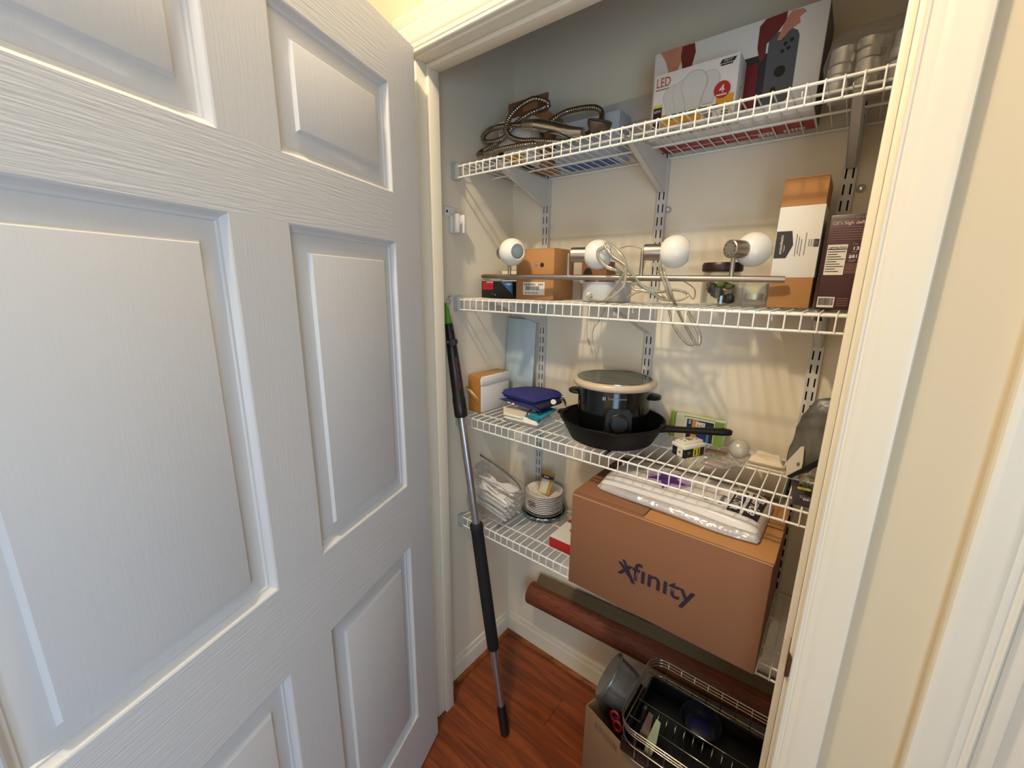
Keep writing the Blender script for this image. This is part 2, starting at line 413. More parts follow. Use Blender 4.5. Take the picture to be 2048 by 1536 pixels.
t = tag(ob('hang_rail', B(.09, CW-.03, -.011, 0, 1.945, 2.003, bev=.002), STEELW), 'long white metal hanging rail on the back wall behind the top shelf boxes', 'rail')

NAMES = ['topmost white wire shelf under the light bulb cartons', 'white wire shelf carrying the four-globe light fixture', 'white wire shelf carrying the black skillet and slow cooker', 'lowest white wire shelf under the large brown carton']
xw = .0015
bm = bmesh.new(); tube(bm, [(0, -.006, 0), (0, -DEP+.004, 0), (0, -DEP, -.0025), (0, -DEP-.0005, -.006), (0, -DEP-.001, -LIP)], xw, 6)
wire0 = ob('cross_wire', bm, WIRE, None, 60); wire_me = wire0.data; bpy.data.objects.remove(wire0)
brk = [(-.0145, -.001), (-.0145, -.082), (-.024, -.084), (-.140, -.046), (-.256, -.010), (-.262, -.006), (-.262, -.001)]
bm = bmesh.new()
for s in (-.0085, .0073): prism(bm, brk, (s, 0, -.0055), (0, 1, 0), (0, 0, 1), 0, .0012)
ang_pts = [(-.0145, -.082), (-.024, -.084), (-.140, -.046), (-.256, -.010)]
for (a, b), (c, d) in zip(ang_pts, ang_pts[1:]):
    v = [bm.verts.new((x, y, z-.0055)) for x, y, z in ((-.0085, a, b), (.0085, a, b), (.0085, c, d), (-.0085, c, d))]
    bm.faces.new(v)
bk0 = ob('bracket', bm, STEELW, None, 0); bk_me = bk0.data; bpy.data.objects.remove(bk0)
clip0 = ob('wall_clip', B(-.001, .020, -.012, .010, -.040, .006, bev=.003), M('grey_clip_plastic', (188,188,186), .5)); clip_me = clip0.data; bpy.data.objects.remove(clip0)
hook0 = ob('clip_hook', TB([(0, 0, 0), (0, -.004, -.006), (0, -.001, -.011), (0, .005, -.008)], .0014, 6), WIRE); hook_me = hook0.data; bpy.data.objects.remove(hook0)
for k in range(4):
    t = thing('wire_shelf', NAMES[k], 'wire shelf', (0, 0, Zs[k]), group='white wire shelves')
    n = int((1.072-SX0[k])/PX)
    for i in range(n+1):
        o = link('cross_wire', wire_me, WIRE, t); o.location = (SX0[k]+i*PX, 0, 0)
    xa, xb = (.008 if k != 2 else .030), 1.076
    for y, z, r in ((-DEP+.003, -.0038, .0028), (-DEP+.0022, -LIP+.001, .0028), (-.2315, -.0042, .0028), (-.120, -.0042, .0026), (-.008, -.0042, .0028)):
        ob('rod', TB([(xa, y, z), (xb, y, z)], r, 8), WIRE, t, 60)
    for ux, _ in US:
        o = link('bracket', bk_me, STEELW, t); o.location = (ux, 0, 0)
    o = link('wall_clip', clip_me, None, t); o.location = (.0, -DEP+.003, 0)
    for x in (.10, .32, .58, .86):
        o = link('clip_hook', hook_me, None, t); o.location = (x+.006*k, -DEP+.010, -.006)

t = thing('pole_clip', 'white plastic pole clip with open slot screwed to the left closet wall', 'clip', (0, -.292, 1.69))
ob('back_plate', B(0, .003, -.036, .012, .006, .034, bev=.002), WHITEP, t)
bm = bmesh.new(); box(bm, 0, .016, -.020, .020, -.042, .010, bev=.006); ob('clip_body', bm, WHITEP, t)
bm = bmesh.new()
box(bm, .014, .036, -.016, -.012, -.040, .012, bev=.001); box(bm, .014, .036, .012, .016, -.040, .012, bev=.001); box(bm, .033, .037, -.016, -.006, -.040, .012, bev=.001)
ob('jaw', bm, WHITEP, t)
ob('screw', LT([(0, .0015), (.003, .0012), (.004, 0)], 12, axis((.003, -.026, .020), (1, 0, 0))), DARKC, t)
for nm, x, z, lab in (('first', .961, 1.710, 'clear round wall anchor with bright screw beside the tall white-banded carton'), ('second', .549, 1.706, 'clear wall anchor with screw beside the middle shelf upright')):
    t = thing('wall_anchor', lab, 'wall anchor', (x, 0, z))
    ob('anchor_sleeve', LT([(.0085, 0), (.0085, .004), (.0055, .007), (.004, .0072)], 20, axis((0, 0, 0), (0, -1, 0))), M('grey_clear_plastic', (176,174,166), .25), t)
    ob('screw', LT([(.0036, .0072), (.0030, .0098), (0, .0105)], 14, axis((0, 0, 0), (0, -1, 0))), M('bright_zinc', (235,235,235), .12, 1), t)

# ================================================================ things on the top shelf (deck at 1.8405)
D1, D2, D3, D4 = [z+.0026 for z in Zs]
X_, Y_, Z_ = Vector((1,0,0)), Vector((0,1,0)), Vector((0,0,1))
PEACH = M('printed_skin', (190,128,104), .5, amt=.25, scale=40); MAROON = M('printed_dark_red', (110,40,36), .5, amt=.35, scale=30)
REDP = M('red_print', (178,30,42), .45, amt=.05); ORANGE = M('orange_print', (222,158,44), .5, amt=.08); YEL = M('yellow_print', (214,200,50), .5, amt=.05)

# game console carton
t = thing('console_carton', 'wide white carton printed with two hands and a grey handheld controller, red underside', 'carton', (.535, -.142, D1))
cw, ch, cd = .331, .186, .122
carton(t, 0, cw, 0, cd, 0, ch, WHITEP)
f = Face((0, -.0002, 0), X_, Z_, t)
f.poly('printed_hand', [(.012,ch), (.078,ch), (.075,ch-.012), (.062,ch-.03), (.052,ch-.05), (.036,ch-.05), (.026,ch-.022)], PEACH)
f.poly('printed_hand', [(.062,ch-.002), (.088,ch-.002), (.092,ch-.02), (.086,ch-.046), (.066,ch-.048), (.060,ch-.02)], MAROON, .0008)
f.poly('printed_screen', [(.150,.020), (.246,.020), (.246,.122), (.150,.122)], M('printed_charcoal', (44,44,50), .4), .0006)
f.poly('printed_display', [(.150,.028), (.222,.028), (.222,.108), (.150,.108)], M('printed_purple_red', (118,26,40), .4, amt=.6, scale=14), .0009)
pts = [(.236,.022), (.254,.022)] + [(.262+.026*math.cos(a), .048+.026*math.sin(a)) for a in [math.radians(x) for x in (-80,-50,-20,0)]] + [(.288,.134)] + [(.270+.018*math.cos(a), .136+.018*math.sin(a)) for a in [math.radians(x) for x in (10,40,70,90)]] + [(.236,.154)]
f.poly('printed_controller', pts, M('printed_slate', (84,88,96), .4), .0010)
for x, y, r in ((.258,.142,.0045), (.266,.130,.0035), (.276,.134,.0035), (.272,.121,.0035), (.262,.118,.0035), (.262,.083,.010), (.254,.052,.005)):
    f.disc('printed_button', x, y, r, r, INK, .0014, 16)
f.poly('printed_hand', [(.216,ch-.012), (.226,ch-.002), (.262,ch), (.262,ch-.014), (.246,ch-.036), (.232,ch-.046), (.232,ch-.068), (.224,ch-.078), (.216,ch-.05)], MAROON, .0012)
f.poly('printed_hand', [(.250,ch-.046), (.258,ch-.048), (.268,ch-.036), (.286,ch-.026), (.284,ch-.016), (.294,ch-.010), (.288,ch-.004), (.270,ch-.002), (.262,ch-.012)], PEACH, .0016)
fb = Face((0, cd, .0002), X_, -Y_, t)
fb.rect('red_underside', .004, .004, cw-.004, .064, M('red_carton_print', (150,34,38), .5, amt=.12, scale=20))
fb.rects('white_stripe', [(.015,.030,cw-.08,.032)], WINK, .0012)
fb.rects('small_print', [(.22+.008*i,.012+.006*j,.226+.008*i,.015+.006*j) for i in range(4) for j in range(3)]+[(.27+.007*i,.012+.006*j,.275+.007*i,.015+.006*j) for i in range(6) for j in range(3)], WINK, .0012)
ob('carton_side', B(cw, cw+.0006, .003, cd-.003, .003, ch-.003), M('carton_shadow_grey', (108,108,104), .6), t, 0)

# four-bulb carton in front of it
t = thing('bulb_carton', 'white carton of four LED bulbs with red round badge, orange and black print', 'carton', (.563, -.204, D1))
cw, ch, cd = .172, .113, .060
carton(t, 0, cw, 0, cd, 0, ch, WHITEP)
f = Face((0, -.0002, 0), X_, Z_, t)
f.text('lettering', 'LED', .005, .087, .026, M('red_lettering', (178,58,48), .5), width=.030)
f.rects('small_print', [(.005+.0043*i,.081,.0083+.0043*i,.0835) for i in range(7)], GREYINK)
BULB = M('printed_bulb_grey', (206,205,202), .35, amt=.03, scale=60); BULBE = M('printed_bulb_edge', (172,171,168), .5)
def bulb_outline(cx, cy, s):
    a = [(cx+s*math.cos(q), cy+s*math.sin(q)) for q in [math.radians(x) for x in range(-30, 211, 16)]]
    return a + [(cx-s*.62, cy-s*1.25), (cx-s*.52, cy-s*2.0), (cx+s*.52, cy-s*2.0), (cx+s*.62, cy-s*1.25)]
for i, (bx, by, s) in enumerate(((.118,.074,.021), (.044,.064,.021), (.064,.067,.022), (.088,.075,.027))):
    f.poly('printed_bulb', bulb_outline(bx, by, s), BULBE, .0005+.0005*i); f.poly('printed_bulb', bulb_outline(bx, by, s*.955), BULB, .0007+.0005*i)
f.disc('red_badge', .145, .052, .0155, .0155, REDP, .0030)
f.text('lettering', '4', .140, .046, .020, WINK, .0036, bold=.02)
f.rects('badge_print', [(.135,.041,.155,.0435)], WINK, .0036)
f.rect('yellow_patch', .003, .047, .022, .052, YEL); f.rect('black_patch', .003, .026, .022, .047, INK)
f.text('lettering', '60W', .0045, .037, .008, WINK, .0012, width=.016); f.rect('red_patch', .003, .018, .022, .026, REDP)
f.rect('black_patch', .003, .002, .018, .017, INK)
f.rect('orange_patch', .022, .002, .108, .030, ORANGE); f.rect('yellow_patch', .135, .018, .168, .042, ORANGE)
f.rect('white_patch', .108, .003, .138, .017, WINK); f.rect('white_patch', .144, .003, .164, .016, WINK)
f.rects('small_print', [(.040+.021*i,.018,.056+.021*i,.027) for i in range(5)], M('brown_ink', (120,92,70), .6), .0034)
f.rects('small_print', [(.060,.004,.085,.007), (.112,.006,.130,.014), (.147,.005,.161,.008), (.147,.010,.161,.013)], GREYINK, .0012)
f.poly('printed_emblem', [(.135,.100), (.162,.100), (.166,.107), (.139,.107)], INK)
f.rects('small_print', [(.137,.096,.160,.0985)], INK)
f.text('lettering', 'FEIT', .1415, .1015, .0055, WINK, .0012, width=.018, shear=.3)
fs = Face((cw+.0002, 0, 0), Y_, Z_, t); fs.disc('printed_ring', .03, .045, .008, .016, GREYINK); fs.disc('printed_ring', .03, .045, .006, .013, WHITEP, .0009)
fb = Face((0, cd, .0002), X_, -Y_, t)
fb.rects('small_print', [(.01+.026*i,.012+.012*j,.028+.026*i,.014+.012*j) for i in range(6) for j in range(4)], GREYINK)

# small bulb carton, torn open brown carton, flat white-blue carton behind the hose
t = thing('bulb_carton', 'small white LED bulb carton behind the coiled shower hose', 'carton', (.075, -.168, D1))
carton(t, 0, .118, 0, .05, 0, .130, WHITEP)
f = Face((0, -.0002, 0), X_, Z_, t); f.text('lettering', 'LED', .006, .098, .026, M('brown_lettering', (90,62,52), .5), width=.034)
f.rect('black_patch', .082, .107, .108, .117, INK); f.text('lettering', 'FEIT', .085, .1095, .006, WINK, .0014, width=.020, shear=.3)
f.rect('orange_patch', .02, .002, .10, .03, ORANGE); f.rect('black_patch', .0, .03, .02, .06, INK)
fb = Face((0, .05, .0002), X_, -Y_, t); fb.rect('orange_patch', .03, .01, .075, .04, ORANGE); fb.rect('black_patch', .078, .008, .112, .042, INK)
fs = Face((.1182, 0, 0), Y_, Z_, t); fs.disc('printed_dot', .025, .06, .012, .012, GREYINK)
t = thing('open_carton', 'brown cardboard carton with raised back flap behind the small LED carton', 'carton', (.060, -.108, D1))
carton(t, 0, .150, 0, .085, 0, .150, CARD)
ob('flap', B(.001, .149, .002, .005, .150, .200, bev=.002), CARDR, t); ob('flap_tab', B(.06, .115, .0, .002, .165, .185), CARD, t, 0)
t = thing('flat_carton', 'flat white and blue bulb carton against the back wall behind the shower head', 'carton', (.228, -.088, D1))
BLUEP = M('blue_print', (58,92,158), .5, amt=.1)
carton(t, 0, .200, 0, .07, 0, .112, M('pale_blue_card', (190,202,220), .5, amt=.1, scale=6))
f = Face((0, -.0002, 0), X_, Z_, t)
ob('printed_emblem', TB([(.026+.011*math.cos(q*.26), -.0006, .090+.011*math.sin(q*.26)) for q in range(24)], .0014, 5, closed=True), BLUEP, t)
f.text('lettering', 'GE', .018, .085, .013, BLUEP, .001, width=.017, shear=.2); f.rects('lettering_rule', [(.09,.070,.125,.076), (.13,.066,.17,.071)], BLUEP)
fb = Face((0, .07, .0002), X_, -Y_, t); fb.rect('blue_underside', .02, .005, .18, .064, BLUEP)

# shower hose with hand shower
HOSE = [(0.198,-0.2,1.932),(0.164,-0.2,1.938),(0.124,-0.2,1.944),(0.085,-0.2,1.946),(0.055,-0.195,1.945),(0.031,-0.19,1.934),(0.047,-0.19,1.918),(0.094,-0.185,1.917),(0.117,-0.182,1.927),(0.150,-0.184,1.946),(0.198,-0.186,1.962),(0.226,-0.15,1.984),(0.234,-0.14,1.990),(0.233,-0.15,1.997),(0.212,-0.178,2.000),(0.176,-0.19,1.988),(0.159,-0.21,1.964),(0.152,-0.222,1.94),(0.156,-0.228,1.918),(0.173,-0.23,1.898),(0.209,-0.23,1.883),(0.255,-0.225,1.876),(0.299,-0.22,1.868),(0.345,-0.2,1.866),(0.385,-0.14,1.90),(0.384,-0.104,1.945),(0.362,-0.10,1.968),(0.308,-0.098,1.978),(0.255,-0.105,1.974),(0.225,-0.15,1.93),(0.255,-0.195,1.880),(0.246,-0.235,1.868),(0.196,-0.245,1.867),(0.148,-0.25,1.866),(0.098,-0.25,1.864),(0.06,-0.24,1.87),(0.05,-0.21,1.889),(0.079,-0.182,1.912),(0.109,-0.18,1.924)]
t = thing('shower_hose', 'coiled ribbed metal shower hose with chrome hand shower lying on the top wire shelf', 'shower hose', (.20, -.2, D1))
off = Vector((.20, -.2, D1)); sp = [p-off for p in spline(HOSE, .00165)]
ob('hose', TB(sp, .007, 9, rad=[.0078 if (i % 4) < 2 else .0062 for i in range(len(sp))]), M('hose_steel', (150,142,130), .22, 1, amt=.1), t, 60)
WD = [Vector(p)-off for p in ((.195,-.2,1.932),(.236,-.2,1.924),(.296,-.2,1.905),(.345,-.203,1.886),(.385,-.203,1.877))]
ws = spline(WD, .004); n = len(ws)
ob('collar', TB([ws[0], ws[int(n*.10)], ws[int(n*.21)]], .0145, 20, rad=[.0128, .0145, .0148]), M('satin_chrome', (196,190,178), .35, 1), t)
rr = [.0155 - .0005*(i/n) if i < n*.72 else .0150-.0045*((i/n-.72)/.28) for i in range(int(n*.21), n)]
ob('handle', TB(ws[int(n*.21):], .0155, 24, rad=rr), CHROME, t)
hm = axis(Vector((.425,-.195,1.884))-off, (.35, -.25, .9))
ob('spray_head', LT([(0,-.020), (.012,-.018), (.024,-.008), (.030,.004), (.0305,.012), (.028,.0145), (.0265,.0135), (0,.0130)], 28, hm), M('dark_nickel', (120,112,100), .35, .9, amt=.15), t)

# bag of tea lights
ALU = M('thin_aluminium', (232,230,226), .42, .85, amt=.10, scale=40); WAXM = M('white_wax', (236,232,222), .5, sss=.1)
tl = thing('tealight', 'x', 'tealight', (0,0,0))
lt = [(0,0), (.0172,0), (.0184,.0008), (.0186,.0125), (.0190,.0142), (.0184,.0146), (.0178,.0125)]
ob('cup', LT(lt, 20, cap=False), ALU, tl); ob('wax', LT([(0,.0122), (.0178,.0122)], 20, cap=False), WAXM, tl)
first = True
ords = ['lowest', 'second from below', 'middle', 'second from above', 'topmost']
stacks = [(.898, -.168, .06, 'first'), (.941, -.172, -.05, 'second'), (.984, -.176, .04, 'third'), (.902, -.122, .03, 'fourth'), (.945, -.124, -.04, 'fifth')]
names = {'first': 'front stack by console carton', 'second': 'middle front stack', 'third': 'front stack by door jamb', 'fourth': 'back stack by console carton', 'fifth': 'middle back stack'}
for sx, sy, tilt, sn in stacks:
    for k in range(5):
        z = D1 + .008 + k*.0150
        lab = f'silver tealight in bag, {ords[k]} of the {names[sn]}'
        o = tl if first else dup(tl, (0,0,0)); first = False
        o.location = (sx + tilt*k*.015, sy+.006*math.sin(k*2+sx*90), z); o.rotation_euler = (.04*math.sin(k*3+sx*50), .06*math.cos(k*2.2+sx*70), 0)
        o['label'] = lab; o['group'] = 'tealights in the clear bag'
def pillow(name, sx, sy, sz, mat, parent, seed=0, amp=.006, e=.45, n=26, floor=0.0, fr=18):
    """a soft closed bag: super-ellipsoid with crumpled noise, flattened where it rests"""
    bm = bmesh.new(); bmesh.ops.create_uvsphere(bm, u_segments=n*2, v_segments=n, radius=1)
    for v in bm.verts:
        c = v.co.copy(); q = Vector((math.copysign(abs(c.x)**e, c.x)*sx/2, math.copysign(abs(c.y)**e, c.y)*sy/2, math.copysign(abs(c.z)**(e*1.1), c.z)*sz/2+sz/2))
        nv = noise.noise_vector(q*fr+Vector((seed*7.3, seed*3.1, seed)))
        q += nv*amp; q.z = max(q.z, floor); v.co = q
    return ob(name, bm, mat, parent, 180)
t = thing('tealight_bag', 'crumpled clear plastic bag holding stacks of silver tealights on the top shelf', 'bag', (.957, -.145, D1+.001), group=None)
pillow('film', .160, .128, .106, CLEAR('pale_bag_film', gloss=.04, rough=.2, haze=.16, hcol=(226,222,214), crumple=1.0, cscale=40, edge=.25), t, 3, .007, fr=32)

# ================================================================ shelf with the light fixture
# fixture: bar lies from (.092,-.26) to (.866,-.17), heads above it
t = thing('light_fixture', 'brushed nickel bar light fixture with four white glass globes lying on the shelf', 'light fixture', (.452, -.150, D2))
off = Vector((.452, -.150, D2))
def onbar(x): return Vector((x, -.26+.09*(x-.092)/(.866-.092), 1.523 - .006*max(0, (x-.3)/.56)))
GLOBE = M('opal_glass', (238,236,228), .28, amt=.01, sss=.35)
ob('canopy', LT([(0,0), (.064,0), (.066,.002), (.066,.046), (.0675,.047), (.0675,.051), (.066,.052), (0,.052)], 48), M('pale_canopy_metal', (196,198,202), .45, .15, amt=.03), t)
ob('cable_grommet', LT([(.007,0), (.007,.003), (.003,.0045)], 14, axis((-.018, -.0655, .018), (-.2, -1, 0))), WHITEP, t)
a, b = onbar(.092)-off, onbar(.866)-off
ob('bar', TB([a, a.lerp(b, .01), b.lerp(a, .01), b], .0072, 18, rad=[.0066, .0072, .0072, .0066]), NICKEL, t, 35)
for x in (.405, .452):
    p = onbar(x)-off; ob('pin', TB([(x-.452, -.055, .051), (p.x, p.y, p.z)], .004, 10), WHITEP, t)
heads = [(.188, .155, -.245, (.90, -.34, -.02), 1.5905, 1), (.374, .384, -.233, (.93, .36, 0), 1.578, 0), (.568, .573, -.211, (.95, .31, 0), 1.579, 0), (.765, .757, -.190, (.50, .86, .02), 1.581, 0)]
R = .0375
for px, hx, hy, d, hz, op in heads:
    base = onbar(px)-off; d = Vector(d).normalized(); hp = Vector((hx, hy, hz))-off
    top = Vector((base.x, base.y, hp.z+.004))
    ob('post', TB([base, base.lerp(top, .97), top], .0048, 14, rad=[.0048, .0048, .0042]), NICKEL, t, 35)
    mtx = axis(hp, d)
    L = .040 if not op else .030
    h = ob('lamp_holder', LT([(0,0), (.017,0), (.0188,.0012), (.0190,.003), (.0190,L), (.0178,L+.0008), (0,L+.0008)], 28, mtx), NICKEL, t, 30)
    if hx > .7:
        for q in range(9):
            c = mtx @ Vector((.0135*math.cos(q*.7), .0135*math.sin(q*.7), -.0002))
            ob('vent_hole', LT([(0,-.0003), (.0013,-.0002), (.0013,.001)], 8, axis(c, d)), DARKC, h, 0)
    prof = []
    for q in range(0, 33):
        ang_ = math.radians(-152 + q*(152+58)/32.0)
        prof.append((R*math.cos(ang_) if abs(math.cos(ang_)) > 1e-6 else 0, R*math.sin(ang_)))
    cen = L + R*math.cos(math.radians(30)) - .002
    pr = []
    a0, a1 = math.radians(152), math.radians(35)
    for q in range(25):
        an = a0 + (a1-a0)*q/24; pr.append((R*math.sin(an), cen + R*math.cos(an)))
    ri = R-.003
    pr.append((ri*math.sin(a1), cen+ri*math.cos(a1)+.0012))
    for q in range(25):
        an = a1 + (a0-a1)*q/24; pr.append((ri*math.sin(an), cen + ri*math.cos(an)))
    ob('globe_shade', LT(pr, 40, mtx, cap=False), GLOBE, h, 60)
# clear cord of the fixture, tangled on and through the shelf
cordp = bpy.data.objects.new('clear_cord', None); COL.objects.link(cordp); cordp.parent = t; t = cordp
cordp['label'] = 'tangled clear vinyl cord of the light fixture'
CORDS = [
[(0.441,-0.219,1.476),(0.447,-0.245,1.467),(0.465,-0.252,1.464),(0.5,-0.252,1.464),(0.516,-0.252,1.484),(0.534,-0.252,1.51),(0.548,-0.252,1.532),(0.549,-0.25,1.545),(0.535,-0.247,1.57),(0.511,-0.243,1.591),(0.489,-0.24,1.604),(0.485,-0.243,1.596),(0.494,-0.247,1.583),(0.514,-0.252,1.567),(0.539,-0.252,1.552),(0.552,-0.252,1.541),(0.569,-0.245,1.521),(0.59,-0.235,1.496),(0.621,-0.22,1.487),(0.651,-0.2,1.492),(0.673,-0.19,1.487),(0.68,-0.19,1.478),(0.662,-0.2,1.468),(0.632,-0.22,1.47),(0.606,-0.23,1.485),(0.579,-0.235,1.487),(0.549,-0.24,1.471)],
[(0.532,-0.22,1.468),(0.521,-0.24,1.465),(0.505,-0.258,1.464),(0.528,-0.26,1.478),(0.547,-0.26,1.497),(0.551,-0.257,1.517),(0.546,-0.252,1.543),(0.528,-0.25,1.558),(0.507,-0.248,1.571),(0.49,-0.244,1.589),(0.476,-0.242,1.59),(0.466,-0.242,1.582),(0.471,-0.242,1.565),(0.492,-0.242,1.546),(0.518,-0.235,1.536),(0.541,-0.195,1.516),(0.574,-0.19,1.496),(0.615,-0.2,1.48),(0.631,-0.2,1.469)],
[(0.632,-0.2,1.471),(0.622,-0.22,1.475),(0.598,-0.23,1.491),(0.569,-0.235,1.492),(0.56,-0.235,1.501),(0.572,-0.235,1.505),(0.596,-0.23,1.496),(0.622,-0.22,1.475)],
[(0.653,-0.235,1.472),(0.647,-0.25,1.497),(0.638,-0.255,1.521),(0.631,-0.25,1.534),(0.622,-0.232,1.541),(0.616,-0.222,1.537),(0.619,-0.228,1.534),(0.632,-0.235,1.540),(0.640,-0.25,1.528),(0.652,-0.25,1.504),(0.659,-0.24,1.479),(0.653,-0.2,1.464),(0.665,-0.18,1.431),(0.687,-0.18,1.397),(0.704,-0.18,1.372),(0.714,-0.18,1.366),(0.715,-0.18,1.381),(0.708,-0.18,1.4),(0.687,-0.18,1.432),(0.678,-0.18,1.448)],
[(0.642,-0.2,1.447),(0.653,-0.2,1.416),(0.668,-0.2,1.393),(0.688,-0.2,1.373),(0.702,-0.195,1.365),(0.707,-0.19,1.37),(0.694,-0.19,1.391),(0.673,-0.19,1.425),(0.659,-0.19,1.446)],
[(0.482,-0.15,1.596),(0.495,-0.13,1.603),(0.512,-0.12,1.601),(0.53,-0.12,1.594),(.545,-.13,1.57),(.55,-.15,1.54)],
[(0.652,-0.14,1.513),(0.675,-0.15,1.501),(0.687,-0.16,1.489),(0.69,-0.18,1.472),(0.677,-0.19,1.487)]]
for c, fl_ in zip(CORDS, (1.7, 1.7, 1.7, 1.7, 1.7, .5, .9)):
    ob('cord_loop', TB([p-off for p in spline(c, .004)], .0027*(1 if fl_ > 1 else .55), 8, flat=fl_ if fl_ > 1 else 1), CORDM, t, 180)
t = thing('pull_cord', 'thin beaded pull cord hanging under the fixture shelf against the wall', 'cord', (.40, -.1, 1.37))
off = Vector((.40, -.1, 1.37))
ob('strand', TB([p-off for p in spline([(0.432,-0.1,1.452),(0.411,-0.1,1.402),(0.394,-0.1,1.376),(0.391,-0.1,1.35),(0.398,-0.1,1.32),(0.404,-0.1,1.302)], .004)], .0013, 6), CORDM, t, 180)
ob('strand', TB([p-off for p in spline([(0.333,-0.03,1.452),(0.336,-0.03,1.349),(0.338,-0.03,1.336)], .01)], .0010, 6), CORDM, t, 180)
ob('pull_end', TB([p-off for p in (Vector((0.338,-0.03,1.336)), Vector((.342,-.03,1.326)), Vector((0.346,-0.03,1.313)))], .003, 8, rad=[.0015,.0032,.0022]), M('pale_brass', (170,156,128), .3, .9), t)

t = thing('black_carton', 'flat black carton with red and blue print at the left end of the fixture shelf', 'carton', (.037, -.205, D2))
carton(t, 0, .130, 0, .12, 0, .052, M('black_card', (24,22,24), .45))
f = Face((0, -.0002, 0), X_, Z_, t)
f.rect('red_patch', .005, .026, .050, .049, REDP); f.text('lettering', 'Xtreme', .007, .033, .012, M('dark_red_lettering', (120,18,26), .5), .0010, width=.040)
f.rects('small_print', [(.022,.0478,.050,.0500)], WINK); f.poly('blue_corner', [(.080,.051), (.128,.051), (.128,.014)], M('blue_print_b', (52,92,140), .5)); f.poly('printed_swirl', [(.10,.044), (.126,.047), (.124,.040), (.112,.040)], M('pale_blue_print', (150,178,206), .5), .0009)
f.rects('small_print', [(.045,.012,.048,.014), (.057,.008,.060,.012)], WINK)
t = thing('leaflet', 'curled grey leaflet lying on the flat black carton', 'leaflet', (.018, -.207, D2+.0535))
bm = bmesh.new(); rows = []
for i in range(9):
    x = i*.0185; rows.append([bm.verts.new((x, yy, .0015+.003*math.sin(i*.7)**2+zz)) for yy, zz in ((0,0), (.11,.002), (.11,.0026), (0,.0006))])
for p, q in zip(rows, rows[1:]):
    for j in range(4): bm.faces.new((p[j], p[(j+1) % 4], q[(j+1) % 4], q[j]))
bm.faces.new(rows[0]); bm.faces.new(rows[-1]); ob('sheet', bm, M('grey_paper', (176,176,172), .6), t)
t = thing('paper_pad', 'small pale green and white paper pad behind the flat black carton', 'paper pad', (.02, -.082, D2))
ob('pad', B(0, .13, 0, .075, 0, .088, bev=.001), M('cream_paper', (222,218,196), .7, amt=.05), t); ob('green_sheet', B(-.008, .06, .0, .07, .0885, .0905), M('pale_green_paper', (176,186,160), .7), t, 0)

t = thing('small_carton', 'tall brown carton with white barcode label beside the flat black carton', 'carton', (.1755, -.200, D2))
carton(t, 0, .135, 0, .110, 0, .144, CARD)
f = Face((0, -.0002, 0), X_, Z_, t); f.rect('label', .027, .013, .105, .050, WINK)
f.rects('barcode', [(.037+.0021*i, .027, .0382+.0021*i+(.0006 if i % 3 == 0 else 0), .038) for i in range(24)], M('grey_blue_ink', (96,98,112), .6), .0009)
f.rects('small_print', [(.031+.0042*i,.040,.034+.0042*i,.046) for i in range(10)]+[(.083+.006*i,.040,.087+.006*i,.046) for i in range(3)]+[(.034+.010*i,.017,.041+.010*i,.020) for i in range(5)], GREYINK, .0009)
f.disc('printed_dot', .094, .098, .0065, .0065, INK); f.rects('small_print', [(.068,.095,.080,.101)], GREYINK)
f.rects('seam', [(.001,.1425,.134,.1432)], CARDE)
t = thing('small_carton', 'low brown carton with black oval emblem behind the second glass globe', 'carton', (.325, -.068, D2))
carton(t, 0, .083, 0, .055, 0, .112, CARDR)
f = Face((0, -.0002, 0), X_, Z_, t); f.disc('printed_emblem', .022, .073, .015, .021, INK)
f.rects('small_print', [(.012+.0045*i,.064,.015+.0045*i,.074) for i in range(4)], CARDE, .0009)

# glass jar with dark lid
t = thing('glass_jar', 'clear glass jar with dark lid holding green and black bits beside the tall carton', 'jar', (.727, -.100, D2))
ob('glass', LT([(0,.0), (.039,0), (.042,.003), (.042,.074), (.039,.080), (.0375,.084), (.0365,.084), (.0355,.080), (.040,.072), (.040,.004), (0,.003)], 36, cap=False), GLASS, t)
ob('lid', LT([(.0375,.078), (.0435,.078), (.0450,.081), (.0450,.094), (.0425,.0985), (0,.0995)], 36), M('dark_brown_lid', (40,24,20), .4), t)
rnd = random.Random(5)
for i in range(11):
    a = i*2.1; r_ = .023 if i < 8 else .008; s = .010+.003*rnd.random()
    bm = bmesh.new(); bmesh.ops.create_icosphere(bm, subdivisions=2, radius=s)
    for v in bm.verts: v.co = v.co*(1+.3*noise.noise(v.co*120+Vector((i,0,0)))) + Vector((r_*math.cos(a), r_*math.sin(a), .015+.012*(i % 3)))
    ob('dark_lump', bm, M('black_lump', (26,28,30), .5, amt=.3, scale=60), t, 60)
for i in range(7):
    bm = bmesh.new(); bmesh.ops.create_icosphere(bm, subdivisions=1, radius=.008)
    for v in bm.verts: v.co = Vector((v.co.x*1.5, v.co.y, v.co.z)) + Vector((.022*math.cos(i*.9+.4), .022*math.sin(i*.9+.4), .044+.004*(i % 2)))
    ob('green_sprig', bm, M('moss_green', (104,118,58), .8, amt=.4, scale=90), t, 60)
t = thing('tealight_holder', 'square clear glass holder with silver tealight beside the glass jar', 'candle holder', (.805, -.118, D2))
bm = bmesh.new(); box(bm, -.027, .027, -.027, .027, 0, .014, bev=.003)
ob('glass_base', bm, GLASS, t)
bm = bmesh.new()
for a, b, c, d in ((-.027,.027,-.027,-.0235), (-.027,.027,.0235,.027), (-.027,-.0235,-.0235,.0235), (.0235,.027,-.0235,.0235)): box(bm, a, b, c, d, .014, .052, bev=.0008)
ob('glass_wall', bm, GLASS, t)
o = dup(tl, (.805, -.118, D2+.0145), 0, 'silver tealight inside the square clear glass holder', None)
if 'group' in o: del o['group']

